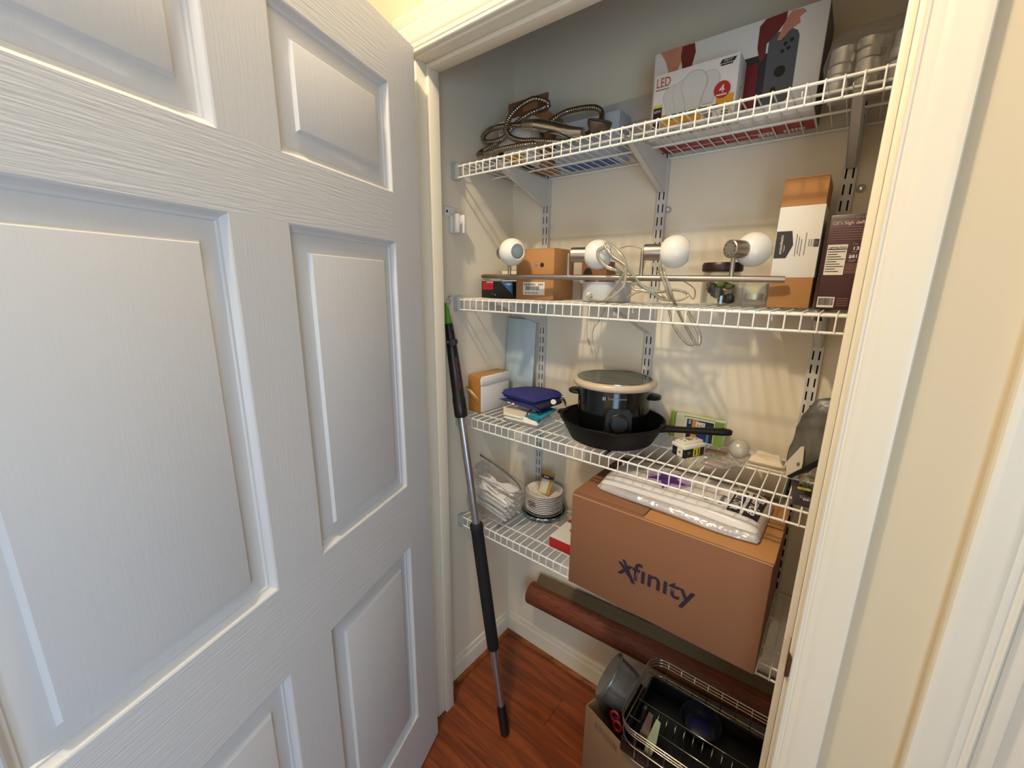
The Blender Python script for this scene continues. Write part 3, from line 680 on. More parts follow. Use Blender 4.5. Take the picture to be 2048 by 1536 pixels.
# tall white-banded carton
t = thing('tall_carton', 'tall brown carton wrapped in a white band with a black pointed label', 'carton', (.8365, -.150, D2))
cw, ch = .0765, .258
ob('box_body', B(0, cw, 0, .118, 0, ch, bev=.0015), CARD, t)
ob('white_band', B(-.0008, cw+.0008, -.0008, .1188, .063, .205, bev=.0006), WHITEP, t)
f = Face((0, -.001, 0), X_, Z_, t)
f.poly('black_label', [(0,.103), (.022,.103), (.032,.129), (.027,.157), (0,.157)], M('label_black', (40,38,42), .5))
f.text('lettering', 'amazonbasics', .013, .111, .0075, WINK, .0010, rot=math.pi/2, bold=.01, width=.038)
f.poly('printed_smile', [(.0155,.114), (.0175,.119), (.0175,.126), (.0155,.131), (.0165,.126), (.0165,.119)], WINK, .0009)
f.rects('small_print', [(.036+.0045*i, .106+.004*(i % 2), .0375+.0045*i, .150-.005*(i % 3)) for i in range(3)]+[(.052,.108,.0533,.152)]+[(.058+.004*i,.125,.0595+.004*i,.139) for i in range(3)], GREYINK)
f.rect('black_square', .0672, .124, .0755, .139, M('label_black', (40,38,42), .5)); f.rects('small_print', [(.0682+.002*i,.126,.0688+.002*i,.137) for i in range(3)], GREYINK, .0009)
ob('top_flap', B(.001, cw-.001, .0, .1, ch, ch+.0025, bev=.0008), CARDE, t)

# maroon bulb carton
t = thing('bulb_carton', 'dark maroon bulb carton with white lighting facts panel beside the tall carton', 'carton', (.924, -.152, D2))
cw, ch = .098, .182
MAR = M('maroon_card', (62,30,32), .38, amt=.08)
ob('box_body', B(0, cw, 0, .11, 0, ch, bev=.0025), MAR, t)
f = Face((0, -.0002, 0), X_, Z_, t)
PINKINK = M('pale_pink_ink', (206,176,166), .6)
f.text('lettering', "GE's high definition light", .005, .163, .0085, PINKINK, bold=.012, width=.088)
f.text('lettering', 'energy efficient and built for your lifestyle', .005, .1735, .006, GREYINK, width=.088)
f.rects('small_print', [(.006, .157-.0045*i, .090-.008*(i % 3), .1582-.0045*i) for i in range(6)], M('dim_pink_ink', (132,92,88), .6))
f.rect('facts_panel', .004, .068, .0355, .126, WINK)
f.text('lettering', 'Lighting Facts', .0055, .1195, .005, INK, .0012, bold=.01, width=.028)
f.rects('facts_rule', [(.0045,.1165,.035,.118)]+[(.0055,.112-.0047*i,.0335-.006*((i*5) % 3),.1132-.0047*i) for i in range(9)], INK, .0012)
f.text('lettering', '13', .043, .115, .0085, WINK, bold=.02, width=.0085); f.rects('small_print', [(.043,.125,.051,.1265), (.043,.111,.051,.1125)], GREYINK)
f.text('lettering', '$81', .0395, .100, .0085, WINK, bold=.02, width=.0125); f.rects('small_print', [(.039,.108,.056,.1085), (.040,.095,.052,.0965), (.040,.0925,.050,.0937)], GREYINK)
f.rects('small_print', [(.037,.088-.0028*i,.056,.0893-.0028*i) for i in range(7)], M('dim_pink_ink', (132,92,88), .6))
barcode(f, .002, .004, .030, .025)
f.rects('small_print', [(.033,.022-.0035*i,.052,.0232-.0035*i) for i in range(5)], M('dim_pink_ink', (132,92,88), .6))

# ================================================================ skillet shelf
# foam box wrapped with brown tape
FOAMW = M('white_styrofoam', (226,222,216), .8, amt=.03, scale=60, bump=.12, bscale=260)
TAPE = M('brown_packing_tape', (176,122,58), .22, amt=.08, scale=10)
t = thing('foam_box', 'white foam box wrapped with brown packing tape in the shelf corner', 'box', (.004, -.238, D3))
ob('foam_body', B(0, .060, .002, .150, 0, .095, bev=.006), FOAMW, t); ob('foam_lid', B(-.001, .063, 0, .152, .092, .124, bev=.009), FOAMW, t)
ob('tape_wrap', B(.002, .0555, -.0022, .008, .001, .1245, bev=.002), TAPE, t); ob('tape_wrap', B(.002, .052, .0, .150, .1225, .1262, bev=.0015), TAPE, t)
bm = bmesh.new(); v = [bm.verts.new(p) for p in ((-.002,-.004,.086), (.005,-.016,.082), (.052,-.0035,.030), (.055,-.0032,.046), (.02,-.006,.078))]
bm.faces.new(v); r_ = bmesh.ops.extrude_face_region(bm, geom=bm.faces[:]); bmesh.ops.translate(bm, vec=(0,-.0008,.0004), verts=[q for q in r_['geom'] if isinstance(q, bmesh.types.BMVert)])
ob('loose_tape', bm, TAPE, t, 0)
# pale blue panel leaning in the corner
t = thing('blue_panel', 'tall pale blue translucent panel leaning against the wall beside the slotted upright', 'panel', (.006, -.038, D3))
bm = bmesh.new(); rows = []; n = 14
for i in range(n+1):
    u = i/n; x = .118*u; yy = -.028*math.sin(u*math.pi)*.6
    rows.append([bm.verts.new((x+.002, yy+.020*(z/.305)-.012*(1-u), z)) for z in [j*.305/16 for j in range(17)]])
for i in range(n):
    for j in range(16): bm.faces.new((rows[i][j], rows[i+1][j], rows[i+1][j+1], rows[i][j+1]))
r_ = bmesh.ops.extrude_face_region(bm, geom=bm.faces[:]); bmesh.ops.translate(bm, vec=(0,.003,0), verts=[q for q in r_['geom'] if isinstance(q, bmesh.types.BMVert)])
ob('sheet', bm, M('pale_blue_plastic', (182,198,206), .3, amt=.1, scale=5), t, 50)
ob('top_fold', TB([(.002+.118*u, -.028*math.sin(u*math.pi)*.6+.020-.012*(1-u)+.0015, .305) for u in [k/10 for k in range(11)]], .0032, 8), M('pale_blue_plastic', (182,198,206), .3), t)

# folded cloths and packet
NAVY = M('navy_fabric', (38,42,112), .85, amt=.12, scale=30, bump=.25, bscale=700)
def sheet(name, outline, z0, th, mat, parent, wav=.004, n=18, seed=1, drop=0.0, fr=14):
    """soft folded sheet: a quad outline (4 corners) filled, thickened and gently waved"""
    bm = bmesh.new(); A, Bq, Cq, Dq = [Vector((x, y, 0)) for x, y in outline]; top = []; bot = []
    for i in range(n+1):
        a, b = [], []
        for j in range(n+1):
            u, v = i/n, j/n; p = A*(1-u)*(1-v)+Bq*u*(1-v)+Cq*u*v+Dq*(1-u)*v
            e = min(u, 1-u, v, 1-v); rd = min(1, (e*9))**.5
            nz = noise.noise(Vector((p.x*fr+seed*5, p.y*fr, seed)))*wav
            a.append(bm.verts.new((p.x, p.y, z0 + th*(.5+.5*rd) + nz*rd - drop*u))); b.append(bm.verts.new((p.x, p.y, z0 + th*.5*(1-rd) - 0*u)))
        top.append(a); bot.append(b)
    for i in range(n):
        for j in range(n):
            bm.faces.new((top[i][j], top[i+1][j], top[i+1][j+1], top[i][j+1])); bm.faces.new((bot[i][j+1], bot[i+1][j+1], bot[i+1][j], bot[i][j]))
    for i in range(n):
        for (p, q) in ((top, bot),):
            bm.faces.new((p[i+1][0], p[i][0], q[i][0], q[i+1][0])); bm.faces.new((p[i][n], p[i+1][n], q[i+1][n], q[i][n]))
            bm.faces.new((p[0][i], p[0][i+1], q[0][i+1], q[0][i])); bm.faces.new((p[n][i+1], p[n][i], q[n][i], q[n][i+1]))
    return ob(name, bm, mat, parent, 60)
t = thing('white_packet', 'crumpled white paper packet under the navy cloth', 'packet', (.20, -.185, D3))
sheet('packet_body', [(-.090,.012), (-.030,-.062), (.098,-.060), (.085,.045)], 0, .022, M('white_packet_paper', (226,222,210), .6, amt=.04, bump=.2, bscale=40), t, .006, seed=3)
sheet('packet_lip', [(-.088,.006), (-.030,-.064), (.045,-.062), (.03,-.03)], .018, .008, M('cream_packet_paper', (234,228,212), .6, bump=.2, bscale=40), t, .004, seed=4)
t = thing('teal_pouch', 'small shiny teal pouch lying over the white packet beside the skillet', 'pouch', (.268, -.165, D3+.020))
sheet('pouch_body', [(-.022,-.062), (.030,-.066), (.012,.062), (-.034,.066)], 0, .012, M('teal_foil', (40,136,168), .3, amt=.08, scale=12), t, .003, seed=6)
ob('pouch_fold', TB([(-.024,-.062,.004), (.002,-.066,.005), (.030,-.068,.004)], .007, 10, rad=[.006,.0075,.006]), M('teal_foil_dark', (34,108,136), .3), t)
t = thing('navy_cloth', 'folded navy blue cloth bag with black loop and white care tags', 'cloth', (.205, -.145, D3+.0370))
sheet('cloth_layer', [(-.118,-.03), (.072,-.062), (.075,.075), (-.045,.085)], 0, .012, NAVY, t, .004, seed=8)
sheet('cloth_layer', [(-.114,-.026), (.045,-.050), (.072,.078), (-.030,.088)], .010, .036, NAVY, t, .006, seed=9)
sheet('cloth_fold', [(.036,-.046), (.076,-.060), (.085,.055), (.060,.078)], .008, .014, M('dark_navy_fabric', (20,20,52), .85, bump=.2, bscale=700), t, .005, seed=10)
ob('loop', TB(spline([(.040,-.058,.006), (.036,-.072,-.004), (.046,-.080,-.012), (.064,-.078,-.012), (.074,-.066,-.004), (.076,-.056,.004)], .004), .0022, 8), BLACK, t, 180)
for q in (0, 1): ob('strap', TB(spline([(.070,.05,.020+.008*q), (.094,.045,.024+.006*q), (.112,.032,.012+.008*q)], .004), .0022, 6), BLACK, t, 180)
ob('care_tag', B(-.046, -.036, -.0475, -.0462, .003, .009), WINK, t, 0); ob('care_tag', B(-.068, -.056, -.0435, -.0422, .004, .008), WINK, t, 0)
ob('eyelet', LT([(.009,0), (.009,.001), (0,.0012)], 16, axis((.085,.0,.026), (.5,-.5,.6))), WINK, t)

# cast iron skillet
IRON = M('cast_iron', (7,6,6), .55, amt=.2, scale=50, bump=.10, bscale=420, spec=.22)
px, py = .497, -.157
t = thing('skillet', 'black cast iron skillet with long handle holding the slow cooker', 'skillet', (px, py, D3))
prof = [(0,0), (.110,0), (.116,.003), (.142,.052), (.1475,.060), (.1465,.0625), (.1425,.0625), (.138,.056), (.113,.011), (.106,.0075), (0,.0072)]
bm = bmesh.new(); lathe(bm, prof, 64)
for v in bm.verts:                                  # pour lips
    if v.co.z > .05:
        a = math.atan2(v.co.y, v.co.x)
        for c in (math.radians(-62), math.radians(118)):
            d = abs((a-c+math.pi) % (2*math.pi) - math.pi)
            if d < .16: v.co.x *= 1+.035*(1-d/.16); v.co.y *= 1+.035*(1-d/.16); v.co.z -= .004*(1-d/.16)
ob('pan', bm, IRON, t, 50)
hd = Vector((.94, .17, 0)).normalized(); hs = Vector((-hd.y, hd.x, 0))
bm = bmesh.new(); rings = []
for s, wd, th, z in ((.134,.026,.012,.050), (.150,.019,.010,.052), (.175,.0125,.009,.054), (.215,.0125,.009,.0585), (.258,.0155,.0100,.064), (.286,.0170,.0100,.067), (.300,.0135,.0085,.068), (.306,.006,.006,.068)):
    c = hd*s + Z_*z; rings.append([bm.verts.new(c + hs*(wd*math.cos(q*math.pi/6)) + Z_*(th*math.sin(q*math.pi/6)*(.8 if math.sin(q*math.pi/6) > 0 else 1))) for q in range(12)])
for p, q in zip(rings, rings[1:]):
    for j in range(12): bm.faces.new((p[j], p[(j+1) % 12], q[(j+1) % 12], q[j]))
bm.faces.new(rings[0]); bm.faces.new(rings[-1]); ob('handle', bm, IRON, t, 60)
ob('hanging_hole', LT([(0,.0), (.0055,.0), (.006,.0012), (.0045,.0016)], 16, Matrix.Translation(hd*.286+Z_*.0742)), DARKC, t)
bm = bmesh.new(); hh = -hd
for s, wd in ((.140,.03), (.156,.024), (.163,.012)): pass
rings = []
for s, wd, th in ((.136,.030,.007), (.150,.026,.0065), (.160,.018,.005), (.164,.006,.003)):
    c = hh*s + Z_*.054; rings.append([bm.verts.new(c + hs*(wd*math.cos(q*math.pi/6)) + Z_*(th*math.sin(q*math.pi/6))) for q in range(12)])
for p, q in zip(rings, rings[1:]):
    for j in range(12): bm.faces.new((p[j], p[(j+1) % 12], q[(j+1) % 12], q[j]))
bm.faces.new(rings[0]); bm.faces.new(rings[-1]); ob('helper_handle', bm, IRON, t, 60)

# slow cooker standing in it
t = thing('slow_cooker', 'small black slow cooker with glass lid and pale rim standing in the skillet', 'slow cooker', (.491, -.1425, D3+.0078))
GLOSSB = M('gloss_black_enamel', (13,14,15), .16, amt=.1)
ob('base', LT([(0,0), (.088,0), (.092,.003), (.097,.03), (.100,.075), (.1005,.140), (.098,.146), (0,.146)], 56), GLOSSB, t, 40)
ob('crock_rim', LT([(.096,.144), (.112,.146), (.1155,.151), (.1155,.158), (.112,.163), (.107,.165), (.102,.164), (.1005,.158), (.096,.150)], 56, cap=False), M('pale_stoneware', (204,186,162), .32, amt=.05), t)
lid = ob('lid', LT([(0,.1560), (.03,.1565), (.06,.1580), (.085,.1605), (.1035,.1645), (.103,.1655), (.085,.1617), (.06,.1592), (0,.1572)], 56, cap=False), CLEAR('lid_glass', (206,212,200), gloss=.10, rough=.03, haze=.22, hcol=(150,154,142)), t)
ob('lid_ring', LT([(.1030,.1635), (.1058,.1640), (.1058,.1665), (.1035,.1670), (.1015,.1655)], 56, cap=False), CHROME, lid)
ob('lid_knob', LT([(.010,.1555), (.010,.150), (.020,.146), (.024,.138), (.020,.132), (0,.130)], 28), BLACK, lid)
for s in (-1, 1):
    d = Vector((.94, .34, 0))*s; n_ = Vector((-d.y, d.x, 0)); bm = bmesh.new(); rings = []
    for r_, wd, th in ((.097,.030,.009), (.112,.028,.009), (.122,.021,.008), (.1285,.010,.005)):
        c = d*r_ + Z_*.118; rings.append([bm.verts.new(c + n_*(wd*math.cos(q*math.pi/6)) + Z_*(th*math.sin(q*math.pi/6))) for q in range(12)])
    for p, q in zip(rings, rings[1:]):
        for j in range(12): bm.faces.new((p[j], p[(j+1) % 12], q[(j+1) % 12], q[j]))
    bm.faces.new(rings[0]); bm.faces.new(rings[-1]); ob('side_handle', bm, BLACK, t, 60)
fd = Vector((.56, -.83, 0)).normalized(); fr_ = Vector((-fd.y, fd.x, 0))
mt = Matrix((fr_.to_4d(), (0,0,1,0), fd.to_4d(), (0,0,0,1))).transposed(); mt.col[3] = (0,0,0,1)
bm = bmesh.new(); prism(bm, [(-.036,.006), (.036,.006), (.034,.085), (.026,.100), (-.026,.100), (-.034,.085)], fd*.091, fr_, Z_, 0, .0115)
cp = ob('control_panel', bm, M('satin_black', (11,11,11), .55), t, 30)
ob('control_knob', LT([(.026,0), (.0265,.004), (.0235,.007), (.022,.016), (.0205,.0178), (0,.0178)], 32, axis(fd*.1022+Z_*.062, fd)), M('dark_grey_knob', (20,20,20), .5), cp)
f = Face(fd*.1028+Z_*0, fr_, Z_, t)
SILV = M('silver_print', (150,152,150), .4, amt=.05)
f.rects('dial_mark', [(-.016,.030,-.004,.0322), (.008,.030,.020,.0322)], SILV); f.rects('small_print', [(-.010,.012,.012,.0138)], M('dim_print', (70,72,70), .5))
f.disc('dial_mark', -.004, .036, .004, .0014, SILV)
f2 = Face(fd*.1012+Z_*.128-fr_*.036, fr_, Z_, t)
f2.rect('printed_emblem', -.009, -.004, -.001, .004, SILV, .0006); f2.disc('printed_emblem_dot', -.005, 0, .002, .002, GLOSSB, .0009)
f2.text('lettering', 'Toastmaster', .003, -.003, .0085, SILV, .0010, width=.052)
ob('power_cord', TB([(.1045*math.cos(a), .1045*math.sin(a), .0042) for a in [math.radians(206+3*q) for q in range(15)]], .0032, 8), BLACK, t, 180)

# small things at the right end of the skillet shelf
t = thing('colour_carton', 'small pale green carton with blue and orange print standing against the wall', 'carton', (.640, -.042, D3))
GREEN = M('lime_card', (126,160,58), .5, amt=.06); carton(t, 0, .130, 0, .020, 0, .072, M('pale_green_card', (206,212,190), .5, amt=.05))
f = Face((0, -.0002, 0), X_, Z_, t)
f.rect('green_stripe', .104, .002, .128, .070, GREEN); f.rect('green_stripe', .024, .064, .104, .0715, GREEN, .0004); f.rect('white_border', .026, .003, .104, .069, WINK); f.rect('dark_print', .032, .005, .102, .064, M('print_night', (34,34,52), .5), .0008)
f.rect('orange_patch', .046, .034, .062, .063, M('peach_print', (206,138,88), .5), .0011); f.rect('orange_patch', .044, .006, .060, .022, ORANGE, .0011)
f.rect('blue_patch', .062, .006, .086, .034, M('deep_blue_print', (32,36,110), .5), .0011); f.rect('teal_patch', .086, .006, .092, .030, M('teal_print', (62,140,150), .5), .0011)
f.rect('white_patch', .056, .046, .080, .060, WINK, .0014); f.rect('pale_patch', .036, .050, .043, .062, M('pale_teal_print', (140,180,170), .5), .0011)
f.rects('small_print', [(.060,.049,.063,.052), (.068,.049,.071,.052), (.074,.054,.077,.056)], INK, .0017)
t = thing('green_tube', 'small lime green rounded cap standing beside the pale green carton', 'cap', (.630, -.028, D3))
ob('tube_body', LT([(0,0), (.0075,0), (.008,.002), (.008,.066), (.0065,.073), (0,.075)], 20), GREEN, t)

t = thing('outlet_receptacle', 'white electrical outlet receptacle with red and black test buttons lying on the skillet shelf', 'outlet', (.709, -.146, D3), rz=math.radians(-28))
ob('housing', B(-.021, .021, -.034, .034, 0, .026, bev=.002), M('outlet_black', (22,22,26), .4), t)
ob('face', B(-.0225, .0225, -.036, .036, .024, .034, bev=.002), M('outlet_white', (226,220,200), .35), t); ob('raised_face', B(-.016, .016, -.032, .032, .033, .041, bev=.002), M('outlet_white', (226,220,200), .35), t)
f = Face((0, 0, .0412), X_, Y_, t); f.rects('test_button', [(-.007,-.006,.007,-.002)], INK); f.rects('reset_button', [(-.007,.002,.007,.006)], M('button_red', (150,40,34), .4))
f.rects('outlet_slot', [(a, b, a+.002, b+.006) for a in (-.007,.005) for b in (-.024,.016)], DARKC)
f = Face((-.021, -.0342, 0), X_, Z_, t); f.rect('white_wrap', .018, .002, .036, .024, M('outlet_white', (226,220,200), .35)); f.disc('screw', .027, .014, .003, .003, M('pale_brass', (170,156,128), .3, .9), .0015)
fs = Face((.0212, -.034, 0), Y_, Z_, t); fs.rect('yellow_patch', .03, .003, .052, .024, YEL); fs.rects('outlet_print', [(.034,.006,.038,.02), (.045,.006,.048,.022)], INK, .0009); fs.disc('screw', .014, .014, .004, .004, M('pale_brass', (170,156,128), .3, .9), .002)

t = thing('parts_bag', 'small flat clear plastic bag with pink paper lying beside the outlet receptacle', 'bag', (.788, -.150, D3), rz=math.radians(12))
sheet('film', [(-.045,-.038), (.010,-.052), (.052,.012), (-.020,.034)], 0, .010, CLEAR('small_bag_film', gloss=.12, rough=.1, haze=.22, hcol=(206,196,190), crumple=.8, cscale=60), t, .006, seed=12, fr=40)
sheet('pink_paper', [(-.038,-.030), (.004,-.040), (.014,-.004), (-.018,.012)], .002, .003, M('pink_paper', (206,180,176), .7), t, .002, seed=13)
t = thing('plastic_globe', 'small round frosted plastic bulb cover lying on the skillet shelf', 'bulb cover', (.816, -.088, D3))
FROST = CLEAR('frosted_plastic', (240,240,240), gloss=.06, rough=.3, haze=.62, hcol=(212,206,192))
bm = bmesh.new(); bmesh.ops.create_uvsphere(bm, u_segments=32, v_segments=20, radius=.025)
for v in bm.verts: v.co = v.co + Vector((0,0,.025))
ob('shell', bm, FROST, t, 180); ob('collar', TB([(.015+.0*k, .002, .0255) for k in (0,)] + [(.027,.004,.022)], .010, 20), FROST, t)
t = thing('leather_tab', 'small tan tab lying behind the outlet receptacle', 'tab', (.765, -.085, D3), rz=.1)
sheet('tab', [(-.028,-.014), (.024,-.016), (.026,.012), (-.026,.012)], 0, .003, M('tan_leather', (128,92,52), .6), t, .001, seed=14)
t = thing('white_pouch', 'puffy white quilted pouch lying beside the grey hanging bag', 'pouch', (.876, -.086, D3))
sheet('pouch_body', [(-.034,-.030), (.042,-.030), (.030,.034), (-.028,.036)], .001, .020, M('white_padded', (224,208,188), .75, amt=.04, bump=.3, bscale=90), t, .006, seed=15, fr=40)
ob('pouch_seam', B(-.036, .044, -.036, -.028, .0, .003, bev=.001), M('white_padded', (224,208,188), .75), t)
t = thing('grey_bag', 'dark grey soft plastic bag with white punched card header leaning at the shelf end', 'bag', (.955, -.115, D3))
bm = bmesh.new(); rows = []
pts = [(-.026,-.004,.004), (-.012,0,.035), (.002,.004,.075), (.012,.010,.115), (.030,.016,.160), (.05,.02,.175)]
for i, (x, y, z) in enumerate(pts):
    wd = (.010,.028,.040,.042,.036,.024)[i]; th = (.006,.010,.012,.012,.010,.006)[i]
    rows.append([bm.verts.new(Vector((x,y,z)) + Vector((wd*math.cos(q*math.pi/8)*.8, -wd*math.cos(q*math.pi/8)*.2+th*math.sin(q*math.pi/8), -wd*math.cos(q*math.pi/8)*.55)) + noise.noise_vector(Vector((i*.9, q*.6, 2)))*.006) for q in range(16)])
for p, q in zip(rows, rows[1:]):
    for j in range(16): bm.faces.new((p[j], p[(j+1) % 16], q[(j+1) % 16], q[j]))
bm.faces.new(rows[0]); bm.faces.new(rows[-1])
for v in bm.verts: v.co.z = max(v.co.z, .001)
bmesh.ops.subdivide_edges(bm, edges=bm.edges[:], cuts=2, smooth=.5)
for v in bm.verts:
    v.co += noise.noise_vector(v.co*42)*.005; v.co.z = max(v.co.z, .001)
ob('bag_body', bm, M('grey_film', (96,92,84), .34, amt=.3, scale=30, bump=1.0, bscale=55), t, 180)
ob('black_strip', PR([(-.028,.004), (-.020,.002), (.034,.052), (.040,.068), (.024,.060)], (0,-.024,0), X_, Z_, 0, .004), BLACK, t, 0)
ob('header_card', PR([(-.030,.002), (-.026,.0), (-.004,.026), (-.003,.042), (-.006,.080), (-.012,.078), (-.034,.034)], (0,-.019,0), X_, Z_, 0, .0012), M('white_card', (222,214,198), .6), t, 0)
f = Face((0,-.0203,0), X_, Z_, t); f.disc('punched_hole', -.011, .036, .0028, .0050, M('hole_brown', (110,98,80), .8), .0006)
t = thing('bulb_blister', 'dark light bulb blister pack marked 40 lying at the front right of the skillet shelf', 'pack', (.966, -.212, D3), rz=.1)
ob('card', B(-.022, .034, -.062, .062, 0, .004, bev=.0008), M('dark_purple_card', (44,34,44), .45), t)
bm = bmesh.new(); lathe(bm, [(0,-.035), (.010,-.033), (.013,-.015), (.014,.0), (.019,.018), (.017,.034), (.008,.044), (0,.046)], 24, Matrix.Translation((.008,.012,.012)) @ Matrix.Rotation(-math.pi/2, 4, 'X'))
for v in bm.verts: v.co.z = max(.004, v.co.z)
ob('blister', bm, GLASS, t, 60)
f = Face((-.022,-.062,.0042), X_, Y_, t); f.text('lettering', '40', .030, .028, .012, WINK, rot=math.pi, bold=.02); f.rects('small_print', [(.012,.031,.034,.032)], GREYINK)
f.disc('printed_seal', .022, .040, .009, .007, SILV); f.disc('printed_seal', .022, .040, .0075, .0055, M('dark_purple_card', (44,34,44), .45), .0009); f.text('lettering', 'UL', .0175, .037, .006, SILV, .0014)
f.rects('yellow_stripe', [(.010,.076,.034,.080), (.010,.083,.034,.087)], YEL)

# ================================================================ lowest wire shelf
# big carton
t = thing('big_carton', 'large brown shipping carton lettered xfinity on the lowest wire shelf', 'carton', (.483, -.338, D4))
cw, cd, ch = .4585, .318, .268
ob('box_body', B(0, cw, 0, cd, 0, ch, bev=.0025), CARDR, t)
f = Face((0, -.0002, 0), X_, Z_, t)
PURP = M('dark_purple_ink', (38,28,46), .55, amt=.05)
f.text('lettering', 'xf\u0131n\u0131ty', .142, .098, .070, PURP, bold=.012, width=.186)
f.rect('dot_cover', .2, .0, .2005, .0005, CARDR)
f.poly('lettering_tail', [(.150,.140), (.158,.140), (.188,.085), (.178,.085)], PURP)
ob('edge_crease', B(0, cw, -.0006, .0008, ch-.0026, ch-.0010), CARDE, t, 0)
ob('flap', B(-.001, .190, .012, .285, ch, ch+.004, bev=.0010), CARDR, t)
ob('flap', B(.192, cw+.001, .004, .285, ch-.0005, ch+.0012, bev=.0005), CARD, t)
ob('tape', B(.02, cw, .15, .20, ch+.0040, ch+.0044), M('clear_brown_tape', (160,112,66), .3), t, 0)
t = thing('trash_bag_pack', 'flat white plastic pack with purple star and purple lettering on top of the large carton', 'bag', (.716, -.183, D4+.2735), rz=-.02)
sx, sy = .385, .185; bm = bmesh.new(); n = 40; top = []; bot = []
def packz(x, y):
    u, v = abs(2*x/sx), abs(2*y/sy); e = max(0, 1-u**7)*max(0, 1-v**5)
    return .003 + .041*e**.45 + .0035*noise.noise(Vector((x*14, y*20, 3)))*e
for i in range(n+1):
    a, b = [], []
    for j in range(n+1):
        x, y = sx*(i/n-.5), sy*(j/n-.5); a.append(bm.verts.new((x, y, packz(x, y)))); b.append(bm.verts.new((x, y, .0006)))
    top.append(a); bot.append(b)
for i in range(n):
    for j in range(n):
        bm.faces.new((top[i][j], top[i+1][j], top[i+1][j+1], top[i][j+1])); bm.faces.new((bot[i][j+1], bot[i+1][j+1], bot[i+1][j], bot[i][j]))
    bm.faces.new((top[i+1][0], top[i][0], bot[i][0], bot[i+1][0])); bm.faces.new((top[i][n], top[i+1][n], bot[i+1][n], bot[i][n]))
    bm.faces.new((top[0][i], top[0][i+1], bot[0][i+1], bot[0][i])); bm.faces.new((top[n][i+1], top[n][i], bot[n][i], bot[n][i+1]))
ob('pack_body', bm, M('white_pack_film', (226,218,210), .3, amt=.05, scale=9, coat=.3), t, 60)
def draped(name, polys, mat, lift=.0012):
    """flat print on the pack's top, following its surface"""
    bm = bmesh.new()
    for P in polys:
        vs = [bm.verts.new((x, y, 0)) for x, y in P]; bm.faces.new(vs)
    bmesh.ops.triangulate(bm, faces=bm.faces[:]); bmesh.ops.subdivide_edges(bm, edges=bm.edges[:], cuts=3, use_grid_fill=True)
    for v in bm.verts: v.co.z = packz(v.co.x, v.co.y)+lift
    return ob(name, bm, mat, t, 0)
PUR = M('purple_print', (84,40,130), .4, amt=.12, scale=20); PURL = M('pale_purple_print', (186,158,200), .4, amt=.1, scale=20)
cx, cy = -.035, -.012
star = [(cx+(.052 if k % 2 == 0 else .021)*math.sin(k*math.pi/5+.5), cy+(.058 if k % 2 == 0 else .024)*math.cos(k*math.pi/5+.5)) for k in range(10)]
draped('printed_star_glow', [[(cx+.060*math.sin(k*math.pi/4), cy+.052*math.cos(k*math.pi/4)) for k in range(8)]], PURL, .0008)
draped('printed_star', [star], PUR, .0016)
draped('printed_ring', [[(.070+.009*math.sin(k*math.pi/8), -.052+.008*math.cos(k*math.pi/8)) for k in range(16)]], PURP, .0012)
draped('printed_ring_centre', [[(.070+.005*math.sin(k*math.pi/8), -.052+.0045*math.cos(k*math.pi/8)) for k in range(16)]], WINK, .0018)
draped('purple_panel', [[(.151,.055), (.182,.051), (.180,-.062), (.149,-.068)], [(.117,.037), (.143,.043), (.143,-.066), (.117,-.068)]], PURP)
def drapetext(txt, x, y, size, width, mat, shear=0):
    f_ = Face((0,0,0), X_, Y_, t); o = f_.text('lettering', txt, x, y, size, mat, 0, rot=-math.pi/2, bold=.02, width=width, shear=shear)
    for v in o.data.vertices: v.co.z = packz(v.co.x, v.co.y)+.0022
drapetext('Puritie', .156, .046, .031, .100, WINK, .25); drapetext('TALL OVER', .122, .034, .022, .096, WINK); drapetext('Kitchen', .097, -.012, .014, .046, PURP, .25)
bm = bmesh.new()
t2 = ob('loose_film', TB(spline([(-.185,-.092,.006), (-.1,-.100,.010), (.02,-.103,.012), (.12,-.103,.008), (.190,-.094,.007)], .01), .012, 10, flat=.35, rad=None), CLEAR('pack_outer_film', gloss=.1, rough=.15, haze=.35, crumple=.8), t, 180)
for v in t2.data.vertices: v.co.z = max(v.co.z, .0008)

# cutlery in a zip bag
CUT = M('white_plastic_cutlery', (240,236,234), .3, amt=.02)
def fork_mesh():
    bm = bmesh.new()
    out = [(0,-.0035), (.09,-.003), (.108,-.0105), (.122,-.0115), (.122,.0115), (.108,.0105), (.09,.003), (0,.0035)]
    prism(bm, out, (0,0,0), X_, Y_, 0, .0018)
    for k in range(4): yy = -.0115+.0067*k; prism(bm, [(.122,yy), (.158,yy+.0006), (.158,yy+.0022), (.122,yy+.0028)], (0,0,0), X_, Y_, 0, .0016)
    for v in bm.verts: v.co.z += .006*math.sin(max(0, v.co.x-.09)*34)
    return bm
def knife_mesh():
    bm = bmesh.new(); prism(bm, [(0,-.004), (.085,-.0035), (.095,-.008), (.150,-.0085), (.162,-.003), (.155,.0045), (.085,.004), (0,.0045)], (0,0,0), X_, Y_, 0, .0018); return bm
def spoon_mesh():
    bm = bmesh.new(); o_ = [(0,-.0035), (.09,-.003)] + [(.130+.032*math.cos(a), .0165*math.sin(a)) for a in [math.radians(q) for q in range(-160, 161, 20)]] + [(.09,.003), (0,.0035)]
    prism(bm, o_, (0,0,0), X_, Y_, 0, .0018)
    for v in bm.verts: v.co.z -= .006*math.exp(-((v.co.x-.132)/.022)**2)
    return bm
protos = {}
